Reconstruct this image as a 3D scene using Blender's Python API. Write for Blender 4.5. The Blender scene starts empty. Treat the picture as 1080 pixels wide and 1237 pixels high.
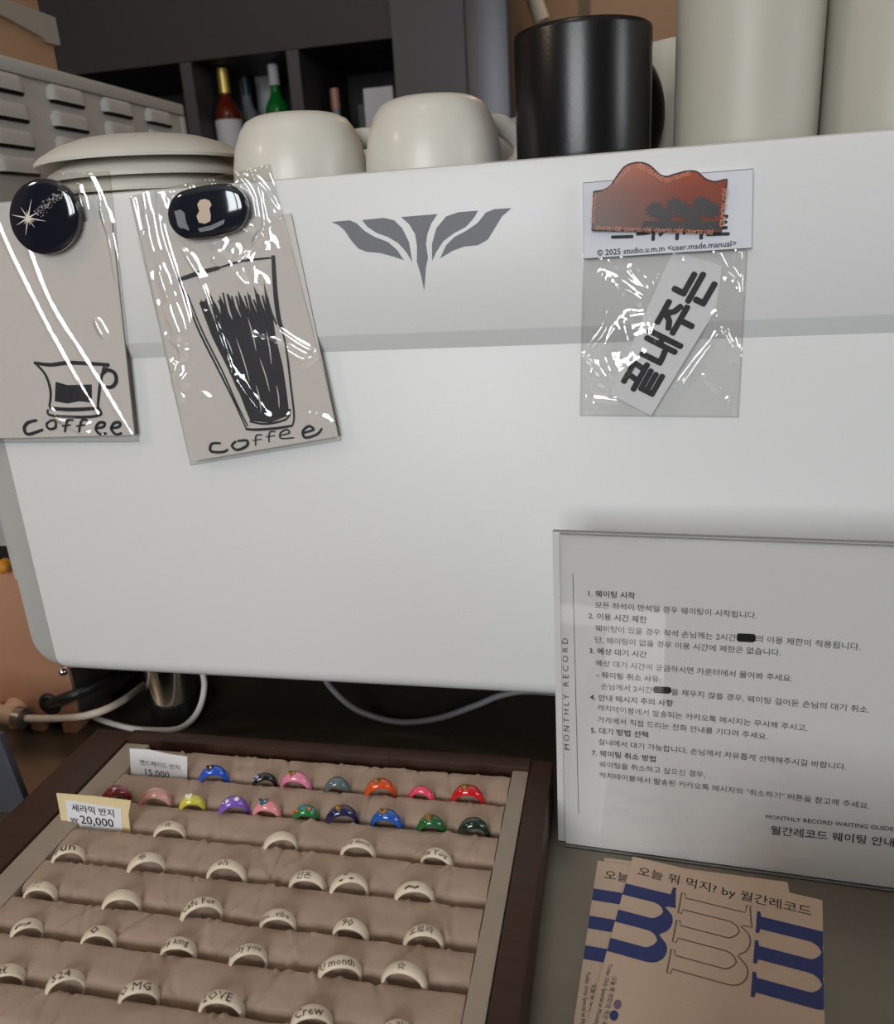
import bpy, bmesh, math, random
from mathutils import Vector, Matrix, noise
from mathutils.geometry import tessellate_polygon
random.seed(7)
C = bpy.context.scene.collection
sc = bpy.context.scene
R = math.radians

# ------------------------------------------------------------------ camera
FPX, CX, CY, H = 985.0, 540.0, 618.5, 0.373
M = ((0.97805664, 0.05945008, 0.19967699), (0.00876128, 0.94583823, -0.32452008), (-0.20815487, 0.31914845, 0.92456250))
def conv(v): return Vector((v[0], v[2], -v[1]))
EYE = Vector((0, 0, H))
cam = bpy.data.objects.new('camera', bpy.data.cameras.new('camera'))
C.objects.link(cam); sc.camera = cam
rt, up, bk = conv(M[0]), -conv(M[1]), -conv(M[2])
cam.matrix_world = Matrix(((rt.x, up.x, bk.x, EYE.x), (rt.y, up.y, bk.y, EYE.y), (rt.z, up.z, bk.z, EYE.z), (0, 0, 0, 1)))
cam.data.sensor_fit = 'VERTICAL'; cam.data.sensor_height = 36.0
cam.data.lens = FPX / 1237.0 * 36.0
cam.data.clip_start = 0.01
cam.data.dof.use_dof = True; cam.data.dof.focus_distance = 0.50; cam.data.dof.aperture_fstop = 12.0

# ------------------------------------------------------------------ view, world, daylight
sc.view_settings.view_transform = 'Standard'; sc.view_settings.look = 'None'
sc.view_settings.gamma = 1.0; sc.view_settings.use_curve_mapping = False
sc.view_settings.exposure = -1.58
w = bpy.data.worlds.new('overcast'); sc.world = w; w.use_nodes = True
w.node_tree.nodes['Background'].inputs[0].default_value = (0.75, 0.86, 1.0, 1)
w.node_tree.nodes['Background'].inputs[1].default_value = 0.6
FRONT = -2.6                                   # the window wall behind the camera
WIN = [(-1.10, -0.50), (-0.42, 0.18)]
WZ0, WZ1 = 0.36, 1.90
WATT = 100.0
for x0, x1 in WIN:                            # daylight entering each window pane
    l = bpy.data.lights.new('window_daylight', 'AREA'); l.shape = 'RECTANGLE'
    l.size = x1 - x0; l.size_y = WZ1 - WZ0; l.energy = WATT; l.color = (0.93, 0.97, 1.0)
    o = bpy.data.objects.new('window_daylight', l); C.objects.link(o)
    o.location = ((x0 + x1) / 2, FRONT - 0.03, (WZ0 + WZ1) / 2); o.rotation_euler = (R(90), 0, 0)
l = bpy.data.lights.new('side_fill_light', 'AREA'); l.shape = 'RECTANGLE'; l.size = 1.0; l.size_y = 1.3; l.energy = 60.0; l.color = (0.95, 0.98, 1.0)
o = bpy.data.objects.new('side_fill_light', l); C.objects.link(o); o.location = (2.99, -0.6, 1.2); o.rotation_euler = (R(90), 0, R(90))  # added fill from the right, brightens the louvred cabinet's side
def point(name, loc, watt, col, size=0.08):
    l = bpy.data.lights.new(name, 'POINT'); l.energy = watt; l.color = col; l.shadow_soft_size = size
    o = bpy.data.objects.new(name, l); C.objects.link(o); o.location = loc
point('tray_fill_light', (-0.35, -0.25, 2.1), 22.0, (1.0, 0.9, 0.8), 0.15)  # unseen lamp added to lift the ring tray and counter
point('warm_pendant_light', (0.25, 2.55, 1.75), 20.0, (1.0, 0.74, 0.5))
point('warm_left_light', (-1.35, -0.25, 1.2), 30.0, (1.0, 0.78, 0.58))

# ------------------------------------------------------------------ pixel -> point on a real plane of the place
def ray(x, y):
    a, b, c = x - CX, y - CY, FPX
    return conv([M[0][i] * a + M[1][i] * b + M[2][i] * c for i in range(3)])
def on_y(x, y, Y): d = ray(x, y); return EYE + d * (Y / d.y)
def on_z(x, y, z): d = ray(x, y); return EYE + d * ((z - H) / d.z)
def on_x(x, y, X): d = ray(x, y); return EYE + d * (X / d.x)
def on_plane(x, y, p, n): d = ray(x, y); return EYE + d * ((p - EYE).dot(n) / d.dot(n))

# ------------------------------------------------------------------ materials
def lin(c):
    return tuple(((v / 255) / 12.92 if v / 255 <= 0.04045 else ((v / 255 + 0.055) / 1.055) ** 2.4) for v in c)
def mat(name, col, rough=0.5, metal=0.0, spec=0.5, coat=0.0, var=0.0, vscale=30.0, bump=0.0, bscale=200.0, stretch=None, alpha=None):
    m = bpy.data.materials.new(name); m.use_nodes = True
    nt = m.node_tree; b = nt.nodes['Principled BSDF']
    c = lin(col) + (1,)
    b.inputs['Base Color'].default_value = c; b.inputs['Roughness'].default_value = rough
    b.inputs['Metallic'].default_value = metal; b.inputs['Specular IOR Level'].default_value = spec
    b.inputs['Coat Weight'].default_value = coat; b.inputs['Coat Roughness'].default_value = 0.08
    tc = nt.nodes.new('ShaderNodeTexCoord'); src = tc.outputs['Object']
    if stretch:
        mp = nt.nodes.new('ShaderNodeMapping'); mp.inputs['Scale'].default_value = stretch
        nt.links.new(src, mp.inputs['Vector']); src = mp.outputs['Vector']
    if var:
        n = nt.nodes.new('ShaderNodeTexNoise'); n.inputs['Scale'].default_value = vscale; n.inputs['Detail'].default_value = 5
        nt.links.new(src, n.inputs['Vector'])
        mx = nt.nodes.new('ShaderNodeMix'); mx.data_type = 'RGBA'
        mx.inputs[6].default_value = tuple(v * (1 - var) for v in c[:3]) + (1,)
        mx.inputs[7].default_value = tuple(min(1, v * (1 + var)) for v in c[:3]) + (1,)
        nt.links.new(n.outputs['Fac'], mx.inputs[0]); nt.links.new(mx.outputs[2], b.inputs['Base Color'])
    if bump:
        n = nt.nodes.new('ShaderNodeTexNoise'); n.inputs['Scale'].default_value = bscale; n.inputs['Detail'].default_value = 4
        nt.links.new(src, n.inputs['Vector'])
        bp = nt.nodes.new('ShaderNodeBump'); bp.inputs['Strength'].default_value = bump; bp.inputs['Distance'].default_value = 0.002
        nt.links.new(n.outputs['Fac'], bp.inputs['Height']); nt.links.new(bp.outputs['Normal'], b.inputs['Normal'])
    return m
def clear(name, tint=(0.99, 0.99, 0.985), boost=1.6, rough=0.04, floor=0.0):
    m = bpy.data.materials.new(name); m.use_nodes = True; nt = m.node_tree; nt.nodes.clear()
    out = nt.nodes.new('ShaderNodeOutputMaterial'); t = nt.nodes.new('ShaderNodeBsdfTransparent'); g = nt.nodes.new('ShaderNodeBsdfGlossy')
    f = nt.nodes.new('ShaderNodeFresnel'); f.inputs[0].default_value = 1.5
    mu = nt.nodes.new('ShaderNodeMath'); mu.operation = 'MULTIPLY_ADD'; mu.use_clamp = True
    mu.inputs[1].default_value = boost; mu.inputs[2].default_value = floor
    mx = nt.nodes.new('ShaderNodeMixShader')
    t.inputs[0].default_value = tint + (1,); g.inputs[0].default_value = (1, 1, 1, 1); g.inputs['Roughness'].default_value = rough
    nt.links.new(f.outputs[0], mu.inputs[0]); ge = nt.nodes.new('ShaderNodeNewGeometry'); fm = nt.nodes.new('ShaderNodeMath'); fm.operation = 'SUBTRACT'; fm.inputs[0].default_value = 1.0
    fr = nt.nodes.new('ShaderNodeMath'); fr.operation = 'MULTIPLY'
    nt.links.new(ge.outputs['Backfacing'], fm.inputs[1]); nt.links.new(mu.outputs[0], fr.inputs[0]); nt.links.new(fm.outputs[0], fr.inputs[1])
    nt.links.new(fr.outputs[0], mx.inputs[0])
    nt.links.new(t.outputs[0], mx.inputs[1]); nt.links.new(g.outputs[0], mx.inputs[2]); nt.links.new(mx.outputs[0], out.inputs[0])
    return m

white_enamel = mat('white_powder_coat', (226, 227, 226), 0.42, bump=0.03, bscale=900)
panel_edge = mat('shaded_white_edge', (178, 178, 174), 0.5)  # white panel's turned edge, its shade put into a greyer colour
body_grey = mat('machine_body', (150, 150, 148), 0.5)
copper = mat('steel_with_warm_reflection', (192, 142, 112), 0.42, 0.4, var=0.08, vscale=8)  # plain steel; the warm surroundings it reflects are put into the base colour
grey_steel = mat('grey_steel', (150, 146, 140), 0.35, 0.85)
chrome = mat('chrome', (225, 225, 225), 0.12, 1.0)
black_rubber = mat('black_rubber', (16, 16, 17), 0.45)
emblem_ink = mat('grey_print', (112, 114, 120), 0.5, var=0.1, vscale=400)
steel_top = mat('worn_steel_top', (130, 123, 110), 0.33, 0.85, var=0.22, vscale=14, bump=0.12, bscale=60)
walnut = mat('walnut_wood', (60, 38, 28), 0.5, spec=0.3, var=0.35, vscale=9, stretch=(3, 25, 25), bump=0.05, bscale=120)
kraft = mat('crumpled_kraft_paper', (166, 144, 127), 0.7, var=0.14, vscale=40, bump=0.8, bscale=55)
kraft_strip = mat('grey_kraft_strip', (156, 142, 128), 0.75, var=0.1, vscale=60)
cream_glaze = mat('cream_ceramic', (222, 207, 184), 0.45, coat=0.15, var=0.06, vscale=300)
china = mat('off_white_china', (212, 209, 199), 0.4, coat=0.1)
china_cream = mat('cream_mug_glaze', (186, 185, 172), 0.45)
black_glaze = mat('black_mug_glaze', (17, 17, 19), 0.28, spec=0.5, bump=0.03, bscale=500)
ink = mat('black_ink', (32, 34, 40), 0.6)
marker_ink = mat('marker_ink', (40, 43, 50), 0.5)
grey_ink = mat('grey_print_ink', (44, 44, 46), 0.6)
pale_ink = mat('pale_brown_ink', (105, 90, 76), 0.6)
card_paper = mat('drawing_card', (214, 208, 202), 0.75, var=0.02, vscale=200)
white_paper = mat('white_paper', (226, 226, 228), 0.7)
sign_paper = mat('sign_paper', (214, 213, 211), 0.7)
yellow_paper = mat('yellow_card', (226, 206, 160), 0.75)
header_paper = mat('header_card', (222, 224, 232), 0.7)
flyer_paper = mat('recycled_flyer_paper', (192, 168, 148), 0.8, var=0.04, vscale=300)
blue_ink = mat('navy_print', (38, 50, 104), 0.6)
film = clear('clear_film', boost=3.6, rough=0.045)
acrylic = clear('clear_acrylic', tint=(0.985, 0.985, 0.985), boost=1.3, rough=0.02)
acrylic_edge = mat('acrylic_edge', (96, 98, 98), 0.2, spec=0.6)
louvre_steel = mat('grey_painted_steel', (200, 199, 195), 0.5)
dark_slot = mat('dark_slot', (14, 13, 13), 0.8)
cardboard = mat('cardboard', (196, 158, 124), 0.8, var=0.06, vscale=20)
tape_grey = mat('grey_tape_band', (176, 170, 160), 0.6)
dark_wood = mat('dark_stained_wood', (46, 41, 41), 0.6, var=0.15, vscale=6)
dark_panel = mat('charcoal_panel', (62, 58, 60), 0.5)
niche_back = mat('niche_back', (50, 47, 50), 0.7)

# ------------------------------------------------------------------ mesh helpers
class MB:
    def __init__(s): s.v = []; s.f = []; s.m = []
    def add(s, vs, fs, mi=0):
        b = len(s.v); s.v += [Vector(p) for p in vs]; s.f += [tuple(i + b for i in f) for f in fs]; s.m += [mi] * len(fs); return s
    def box(s, a, b, mi=0):
        x0, y0, z0 = a; x1, y1, z1 = b
        return s.add([(x0, y0, z0), (x1, y0, z0), (x1, y1, z0), (x0, y1, z0), (x0, y0, z1), (x1, y0, z1), (x1, y1, z1), (x0, y1, z1)],
                     [(0, 3, 2, 1), (4, 5, 6, 7), (0, 1, 5, 4), (1, 2, 6, 5), (2, 3, 7, 6), (3, 0, 4, 7)], mi)
    def hexa(s, bot, top, mi=0):
        return s.add(list(bot) + list(top), [(3, 2, 1, 0), (4, 5, 6, 7), (0, 1, 5, 4), (1, 2, 6, 5), (2, 3, 7, 6), (3, 0, 4, 7)], mi)
    def lathe(s, prof, c, n=48, mi=0, axis='z'):
        c = Vector(c); vs = []; k = len(prof)
        for i in range(n):
            a = 2 * math.pi * i / n
            for r, h in prof:
                r = max(r, 1e-5)
                p = Vector((r * math.cos(a), r * math.sin(a), h))
                if axis == 'y': p = Vector((p.x, h, p.y))
                if axis == '-y': p = Vector((p.x, -h, p.y))
                if axis == 'x': p = Vector((h, p.x, p.y))
                vs.append(c + p)
        fs = [(i * k + j, ((i + 1) % n) * k + j, ((i + 1) % n) * k + j + 1, i * k + j + 1) for i in range(n) for j in range(k - 1)]
        return s.add(vs, fs, mi)
    def tube(s, pts, r, n=10, mi=0, flat=1.0):
        pts = spline(pts, 8) if len(pts) > 2 else [Vector(p) for p in pts]; vs = []
        rr = r if callable(r) else (lambda t: r)
        side = None
        for i, p in enumerate(pts):
            d = (pts[min(i + 1, len(pts) - 1)] - pts[max(i - 1, 0)]).normalized()
            if side is None:
                side = d.cross(Vector((0, 0, 1)));  side = side if side.length > 0.1 else d.cross(Vector((0, 1, 0)))
            side = (side - d * side.dot(d)).normalized(); o = d.cross(side)
            q = rr(i / (len(pts) - 1))
            vs += [p + side * math.cos(2 * math.pi * j / n) * q + o * math.sin(2 * math.pi * j / n) * q * flat for j in range(n)]
        m = len(pts)
        fs = [(i * n + j, i * n + (j + 1) % n, (i + 1) * n + (j + 1) % n, (i + 1) * n + j) for i in range(m - 1) for j in range(n)]
        fs += [tuple(reversed(range(n))), tuple((m - 1) * n + j for j in range(n))]
        return s.add(vs, fs, mi)
    def poly(s, pts, mi=0):
        pts = [Vector(p) for p in pts]
        return s.add(pts, [tuple(t) for t in tessellate_polygon([pts])], mi)
    def prism(s, pts, ext, mi=0):
        pts = [Vector(p) for p in pts]; ext = Vector(ext); n = len(pts); b = [p + ext for p in pts]
        t = [tuple(x) for x in tessellate_polygon([pts])]
        return s.add(pts + b, t + [tuple(i + n for i in reversed(x)) for x in t] + [(i, (i + 1) % n, (i + 1) % n + n, i + n) for i in range(n)], mi)
    def ribbon(s, pts, wd, nrm, mi=0, closed=False):
        pts = [Vector(p) for p in pts]; n = len(pts); vs = []
        ww = wd if callable(wd) else (lambda t: wd)
        for i, p in enumerate(pts):
            a = pts[(i - 1) % n] if closed else pts[max(i - 1, 0)]; b = pts[(i + 1) % n] if closed else pts[min(i + 1, n - 1)]
            d = (b - a); d = d.normalized() if d.length > 1e-9 else Vector((1, 0, 0)); o = d.cross(nrm).normalized() * ww(i / max(1, n - 1)) / 2
            vs += [p + o, p - o]
        k = n if closed else n - 1
        return s.add(vs, [(2 * i, 2 * i + 1, 2 * ((i + 1) % n) + 1, 2 * ((i + 1) % n)) for i in range(k)], mi)
    def build(s, name, mats, parent=None, smooth=False, bevel=0.0, seg=2, weld=False):
        off = Vector(parent.location) if parent is not None and not parent.get('local') else Vector()
        me = bpy.data.meshes.new(name); me.from_pydata([p - off for p in s.v], [], s.f)
        for m in (mats if isinstance(mats, (list, tuple)) else [mats]): me.materials.append(m)
        me.polygons.foreach_set('material_index', s.m)
        bm = bmesh.new(); bm.from_mesh(me)
        if weld: bmesh.ops.remove_doubles(bm, verts=bm.verts, dist=1e-6)
        bmesh.ops.recalc_face_normals(bm, faces=bm.faces) if weld or bevel else None
        if bevel:
            ed = [e for e in bm.edges if len(e.link_faces) == 2 and e.calc_face_angle() > 0.5]
            bmesh.ops.bevel(bm, geom=ed, offset=bevel, segments=seg, profile=0.6, affect='EDGES', clamp_overlap=True)
        bm.to_mesh(me); bm.free()
        if smooth or bevel:
            for p in me.polygons: p.use_smooth = True
            if bevel or smooth == 'auto':
                me.set_sharp_from_angle(angle=R(42))
        o = bpy.data.objects.new(name, me); C.objects.link(o)
        if parent is not None: o.parent = parent
        return o
def spline(pts, n=6, closed=False):
    P = [Vector(p) for p in pts]; out = []; k = len(P)
    for i in range(k if closed else k - 1):
        g = (lambda j: P[j % k]) if closed else (lambda j: P[min(max(j, 0), k - 1)])
        a, b, c, d = g(i - 1), g(i), g(i + 1), g(i + 2)
        for q in range(n):
            t = q / n
            out.append(0.5 * ((2 * b) + (c - a) * t + (2 * a - 5 * b + 4 * c - d) * t * t + (3 * b - a - 3 * c + d) * t ** 3))
    if not closed: out.append(P[-1])
    return out
def V2(pts): return [Vector((p[0], p[1], 0)) for p in pts]
def tag(o, label, cat, group=None):
    o['label'] = label; o['category'] = cat
    if group: o['group'] = group
    return o
def thing(name, loc, label, cat, group=None):
    o = bpy.data.objects.new(name, None); C.objects.link(o); o.location = loc; o.empty_display_size = 0.02
    return tag(o, label, cat, group)
def struct(o): o['kind'] = 'structure'; return o
def outward(o, n):
    """flip a flat mesh so that its faces look along n"""
    bm = bmesh.new(); bm.from_mesh(o.data)
    for f in bm.faces:
        if f.normal.dot(n) < 0: f.normal_flip()
    bm.to_mesh(o.data); bm.free(); return o

# writing: outline of a text as flat 2-D geometry
_tc = {}
def glyphs(body, bold=0.0, res=2, shear=0.0):
    k = (body, bold, res, shear)
    if k not in _tc:
        cu = bpy.data.curves.new('writing', 'FONT'); cu.body = body; cu.resolution_u = res; cu.offset = bold; cu.shear = shear
        o = bpy.data.objects.new('writing', cu); C.objects.link(o)
        me = bpy.data.meshes.new_from_object(o.evaluated_get(bpy.context.evaluated_depsgraph_get()))
        vs = [(v.co.x, v.co.y) for v in me.vertices]; fs = [tuple(p.vertices) for p in me.polygons]
        bpy.data.objects.remove(o); bpy.data.curves.remove(cu); bpy.data.meshes.remove(me)
        x0 = min(v[0] for v in vs); x1 = max(v[0] for v in vs)
        _tc[k] = ([(v[0] - x0, v[1]) for v in vs], fs, x1 - x0)
    return _tc[k]
def write(mb, body, a, b, n, bold=0.0, hs=1.0, lift=0.0, mi=0, shear=0.0, res=2, fat=0.0):
    """text from a to b along its baseline, on a plane of normal n (towards the reader)"""
    vs, fs, wd = glyphs(body, bold, res, shear)
    x = (b - a); s = x.length / wd; x.normalize(); y = n.cross(x).normalized()
    for q, (dx, dy) in enumerate(((0, 0),) if not fat else ((0, 0), (fat, 0), (-fat, 0), (0, fat), (0, -fat), (fat * 0.7, fat * 0.7), (-fat * 0.7, -fat * 0.7), (fat * 0.7, -fat * 0.7), (-fat * 0.7, fat * 0.7))):
        mb.add([a + x * ((u + dx) * s) + y * ((v + dy) * s * hs) + n * (lift + q * 8e-6) for u, v in vs], fs, mi)

# ------------------------------------------------------------------ the room
FZ, CZ = -0.95, 2.25
floor_m = mat('grey_floor', (112, 106, 100), 0.6, var=0.1, vscale=3)
wall_m = mat('plaster', (178, 170, 158), 0.85, var=0.03, vscale=5)
tan_m = mat('tan_plaster', (172, 140, 112), 0.8, var=0.06, vscale=4)
dim_m = mat('brown_grey_wall', (120, 104, 92), 0.8, var=0.05, vscale=4)
struct(MB().box((-3, FRONT - 0.2, FZ - 0.1), (3, 3.2, FZ)).build('floor', floor_m))
struct(MB().box((-3, FRONT - 0.2, CZ), (3, 3.2, CZ + 0.1)).build('ceiling', wall_m))
struct(MB().box((-3, 3.0, FZ), (3, 3.1, CZ)).build('wall_back', tan_m))
struct(MB().box((-3.1, FRONT, FZ), (-3, 3.0, CZ)).build('wall_left', dim_m))
f = MB()
for a, b in (((3, FRONT, FZ), (3.1, -1.1, CZ)), ((3, -0.1, FZ), (3.1, 3.0, CZ)), ((3, -1.1, FZ), (3.1, -0.1, 0.55)), ((3, -1.1, 1.85), (3.1, -0.1, CZ))): f.box(a, b)
struct(f.build('wall_right', wall_m))
f = MB()
for a, b in (((2.98, -1.1, 0.55), (3.0, -0.1, 0.58)), ((2.98, -1.1, 1.82), (3.0, -0.1, 1.85)), ((2.98, -1.1, 0.55), (3.0, -1.07, 1.85)), ((2.98, -0.13, 0.55), (3.0, -0.1, 1.85))): f.box(a, b)
struct(f.build('window_3', dark_panel))  # unseen frame, added with the side fill light
f = MB()
f.box((-3, FRONT - 0.12, FZ), (3, FRONT, WZ0)).box((-3, FRONT - 0.12, WZ1), (3, FRONT, CZ))
xs = [-3] + [v for p in WIN for v in p] + [3]
for i in range(0, len(xs), 2): f.box((xs[i], FRONT - 0.12, WZ0), (xs[i + 1], FRONT, WZ1))
struct(f.build('wall_front', dim_m))
for i, (x0, x1) in enumerate(WIN):
    g = MB(); t = 0.025
    for a, b in (((x0, WZ0), (x1, WZ0 + t)), ((x0, WZ1 - t), (x1, WZ1)), ((x0, WZ0), (x0 + t, WZ1)), ((x1 - t, WZ0), (x1, WZ1))):
        g.box((a[0], FRONT - 0.02, a[1]), (b[0], FRONT + 0.01, b[1]))
    struct(g.build('window_%d' % (i + 1), dark_panel))
struct(MB().box((-0.12, 2.97, FZ), (-0.108, 3.0, CZ)).build('trim_1', dim_m))

# counter
ct = thing('counter', (0, 0.7, FZ), 'dark counter with worn brushed steel top under the white espresso machine', 'counter')
MB().box((-1.5, 0.07, -0.04), (1.4, 1.35, 0.0)).build('worktop', steel_top, ct, bevel=0.003)
MB().box((-1.45, 0.12, FZ), (1.35, 1.3, -0.04)).build('base', dark_wood, ct, bevel=0.003)

# ------------------------------------------------------------------ back of the bar
YB = 2.2
cab = thing('back_bar_cabinet', (-1.0, YB, FZ), 'dark stained back bar cabinet with open bottle niches on the far wall', 'cabinet')
ztop = 0.843; zsh = 0.50
MB().box((-1.95, YB, ztop), (-0.553, YB + 0.45, CZ - 0.02)).build('fascia', dark_wood, cab)
MB().box((-1.95, YB + 0.01, FZ), (-0.553, YB + 0.45, zsh)).build('base_cabinet', dark_wood, cab)
MB().box((-1.95, YB + 0.40, zsh), (-0.553, YB + 0.45, ztop)).build('back_panel', niche_back, cab)
for x in (-1.118, -0.822): MB().box((x - 0.016, YB + 0.004, zsh), (x + 0.016, YB + 0.40, ztop)).build('divider', dark_panel, cab)
MB().box((-1.95, YB, zsh), (-1.75, YB + 0.40, ztop)).build('end_panel', dark_wood, cab)
MB().box((-0.553, YB - 0.02, FZ), (-0.357, YB + 0.45, CZ - 0.02)).build('side_panel', dark_panel, cab)
pnl = MB().box((-0.72, YB + 0.20, zsh), (-0.556, YB + 0.40, ztop - 0.11)).build('inner_panel', dark_panel, cab)
column_m = mat('brushed_column_steel', (66, 66, 69), 0.36, 0.9, var=0.1, vscale=10, stretch=(20, 20, 0.4))
tag(MB().box((-0.349, 2.02, FZ), (-0.247, 2.30, CZ)).build('steel_column', column_m, bevel=0.008), 'brushed steel column beside the dark back bar', 'column')

def bottle(name, px, ybase, r, hgt, neck, body_m, cap_m, label_m, Yc, label, level=0.45, labh=0.15):
    p = on_y(px, 120, Yc); t = thing(name, (p.x, Yc, zsh), label, 'bottle', 'bottles in the back bar niche')
    z = zsh
    T = z + hgt
    MB().lathe([(0, z), (r * 0.96, z), (r, z + 0.006), (r, T - 0.120), (r * 0.94, T - 0.105), (r * 0.72, T - 0.090), (r * 0.45, T - 0.074), (r * 0.36, T - 0.060), (r * 0.34, T - 0.02)], (p.x, Yc, 0), 24).build('glass_body', body_m, t, True)
    MB().lathe([(r * 0.36, T - neck), (r * 0.42, T - neck), (r * 0.40, T), (0, T)], (p.x, Yc, 0), 20).build('cap', cap_m, t, 'auto')
    MB().lathe([(r * 1.015, z + 0.02), (r * 1.015, T - labh)], (p.x, Yc, 0), 24).build('paper_label', label_m, t, True)
amber = mat('amber_glass', (92, 30, 16), 0.1, coat=0.5)
greeng = mat('green_glass', (10, 112, 44), 0.12, coat=0.5)
clearg = mat('grey_clear_glass', (130, 134, 136), 0.15, coat=0.4)
gold = mat('gold_foil', (206, 178, 96), 0.35, 0.6)
tealcap = mat('dark_teal_cap', (30, 62, 62), 0.4)
lab = mat('pale_label', (200, 200, 206), 0.7)
bottle('bottle', 273, 0, 0.036, 0.338, 0.060, amber, gold, lab, YB + 0.10, 'amber liquor bottle with gold foil neck and white label in the back niche', labh=0.128)
bottle('bottle', 299, 0, 0.030, 0.330, 0.045, clearg, tealcap, lab, YB + 0.20, 'clear bottle with dark teal cap between amber and green bottles')
bottle('bottle', 334, 0, 0.034, 0.334, 0.050, greeng, lab, lab, YB + 0.10, 'green glass bottle with white cap and pale label', labh=0.130)
bottle('bottle', 405, 0, 0.030, 0.265, 0.050, clearg, mat('copper_cap', (170, 120, 104), 0.4), lab, YB + 0.12, 'small clear bottle with dull copper cap right of the divider')
def glass(px, label):
    p = on_y(px, 150, YB + 0.14); z = zsh
    tag(MB().lathe([(0, z), (0.024, z), (0.03, z + 0.16), (0.028, z + 0.16), (0.023, z + 0.005), (0, z + 0.005)], (p.x, YB + 0.14, 0), 20).build('drinking_glass', clear('thin_glass', (0.8, 0.82, 0.84), 1.5), None, True), label, 'glass')
glass(436, 'clear drinking glass between the small bottle and the framed card')
def leaning_card(px0, px1, py0, Yc, label, m, name='menu_card'):
    a = on_y(px0, py0, Yc); b = on_y(px1, py0, Yc)
    o = MB().box((a.x, Yc, zsh), (b.x, Yc + 0.006, a.z)).build(name, m); return tag(o, label, 'card')
cardm = mat('pale_card', (188, 188, 192), 0.7, var=0.15, vscale=40)
leaning_card(279, 297, 98, YB + 0.30, 'pale card behind the clear bottle in the niche', cardm)
leaning_card(307, 330, 89, YB + 0.28, 'taller pale card behind the green bottle', cardm)
pf = thing('framed_card', on_y(457, 150, YB + 0.06), 'white framed card with dark picture standing at niche right end', 'picture')
a, b = on_y(440, 108, YB + 0.06), on_y(475, 106, YB + 0.06)
MB().box((a.x, YB + 0.05, zsh), (b.x, YB + 0.062, a.z)).build('card', lab, pf)
pts = [(447, 160), (452, 148), (458, 139), (464, 135), (470, 137), (472, 170), (447, 172)]
MB().prism([on_y(*p, YB + 0.0498) for p in pts], (0, 0.001, 0)).build('picture', niche_back, pf)

# warm glimpse behind the mugs: pendant lamp hanging before the tan wall
pd = thing('pendant_lamp', on_y(650, -40, 2.6), 'small white pendant lamp by the tan wall behind black mug', 'lamp')
shade_m = mat('white_shade', (226, 214, 196), 0.5)
q0, q1 = on_y(641, -12, 2.6), on_y(655, 26, 2.6)
MB().tube([q0, q1], 0.022, 16).build('shade', shade_m, pd, 'auto')
MB().tube([q0, Vector((q0.x, 2.6, CZ))], 0.004, 8).build('cord', black_rubber, pd, True)

# ------------------------------------------------------------------ louvred steel unit and the parcels on it (left of the machine)
XL = -0.6
lv = thing('louvred_cabinet', (XL - 0.2, 0.8, 0), 'grey painted steel cabinet with rows of louvres left of the machine', 'equipment cabinet')
MB().box((XL - 0.40, 0.60, 0.0), (XL, 1.148, 0.554)).build('body', louvre_steel, lv, bevel=0.004)
MB().box((XL - 0.403, 0.597, 0.5535), (XL + 0.004, 1.152, 0.568)).build('lid', louvre_steel, lv, bevel=0.003)
MB().box((XL - 0.001, 1.144, 0.02), (XL + 0.003, 1.152, 0.5525)).build('corner_trim', mat('light_steel', (205, 205, 203), 0.4), lv)
def louvre(y0, y1, zb, hh):
    m = MB(); n = 14; k = 6; vs = []
    for i in range(n + 1):
        u = i / n; y = y0 + (y1 - y0) * u
        e = min(1, min(u, 1 - u) * 6); e = math.sqrt(max(0, 1 - (1 - e) ** 2))
        for j in range(k + 1):
            t = j / k
            x = XL + 0.0002 + 0.0065 * e * math.sin(t * math.pi / 2)
            vs.append((x, y, zb + hh * (1 - t * t * t) * (0.6 + 0.4 * e) + 0.0))
    m.add(vs, [(i * (k + 1) + j, (i + 1) * (k + 1) + j, (i + 1) * (k + 1) + j + 1, i * (k + 1) + j + 1) for i in range(n) for j in range(k)])
    o = m.build('louvre', louvre_steel, lv, True)
    MB().box((XL, y0 + 0.004, zb - 0.0025), (XL + 0.003, y1 - 0.004, zb + 0.0002)).build('slot', dark_slot, None).parent = o
    s = o.children[0]; s.data.transform(Matrix.Translation(-Vector(lv.location)))
for y0 in (0.655, 0.7565, 0.858, 0.956, 1.0505):
    for zb in (0.5365, 0.511, 0.4855, 0.460):
        louvre(y0, y0 + 0.066, zb, 0.0165)
bx = thing('parcel_box', (-0.72, 0.85, 0.568), 'tan cardboard box with grey tape band on top of the louvred cabinet', 'box')
MB().box((-0.90, 0.62, 0.568), (-0.62, 0.918, 0.612)).build('lower_carton', cardboard, bx, bevel=0.002)
MB().box((-0.90, 0.62, 0.626), (-0.62, 0.905, 0.76)).build('upper_carton', cardboard, bx, bevel=0.002)
m = MB()
n = 30
for k in range(n):
    y0, y1 = 0.60 + 0.323 * k / n, 0.60 + 0.323 * (k + 1) / n
    z0 = [0.6075 + 0.004 * math.sin(40 * y) - 0.004 * (y > 0.9) for y in (y0, y1)]
    m.add([(-0.91, y0, z0[0]), (-0.615, y0, z0[0]), (-0.615, y1, z0[1]), (-0.91, y1, z0[1]), (-0.91, y0, 0.628), (-0.615, y0, 0.628), (-0.615, y1, 0.628), (-0.91, y1, 0.628)],
          [(0, 3, 2, 1), (4, 5, 6, 7), (1, 2, 6, 5), (3, 0, 4, 7)] + ([(0, 1, 5, 4)] if k == 0 else []) + ([(2, 3, 7, 6)] if k == n - 1 else []))
m.build('tape_band', tape_grey, bx)

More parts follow.
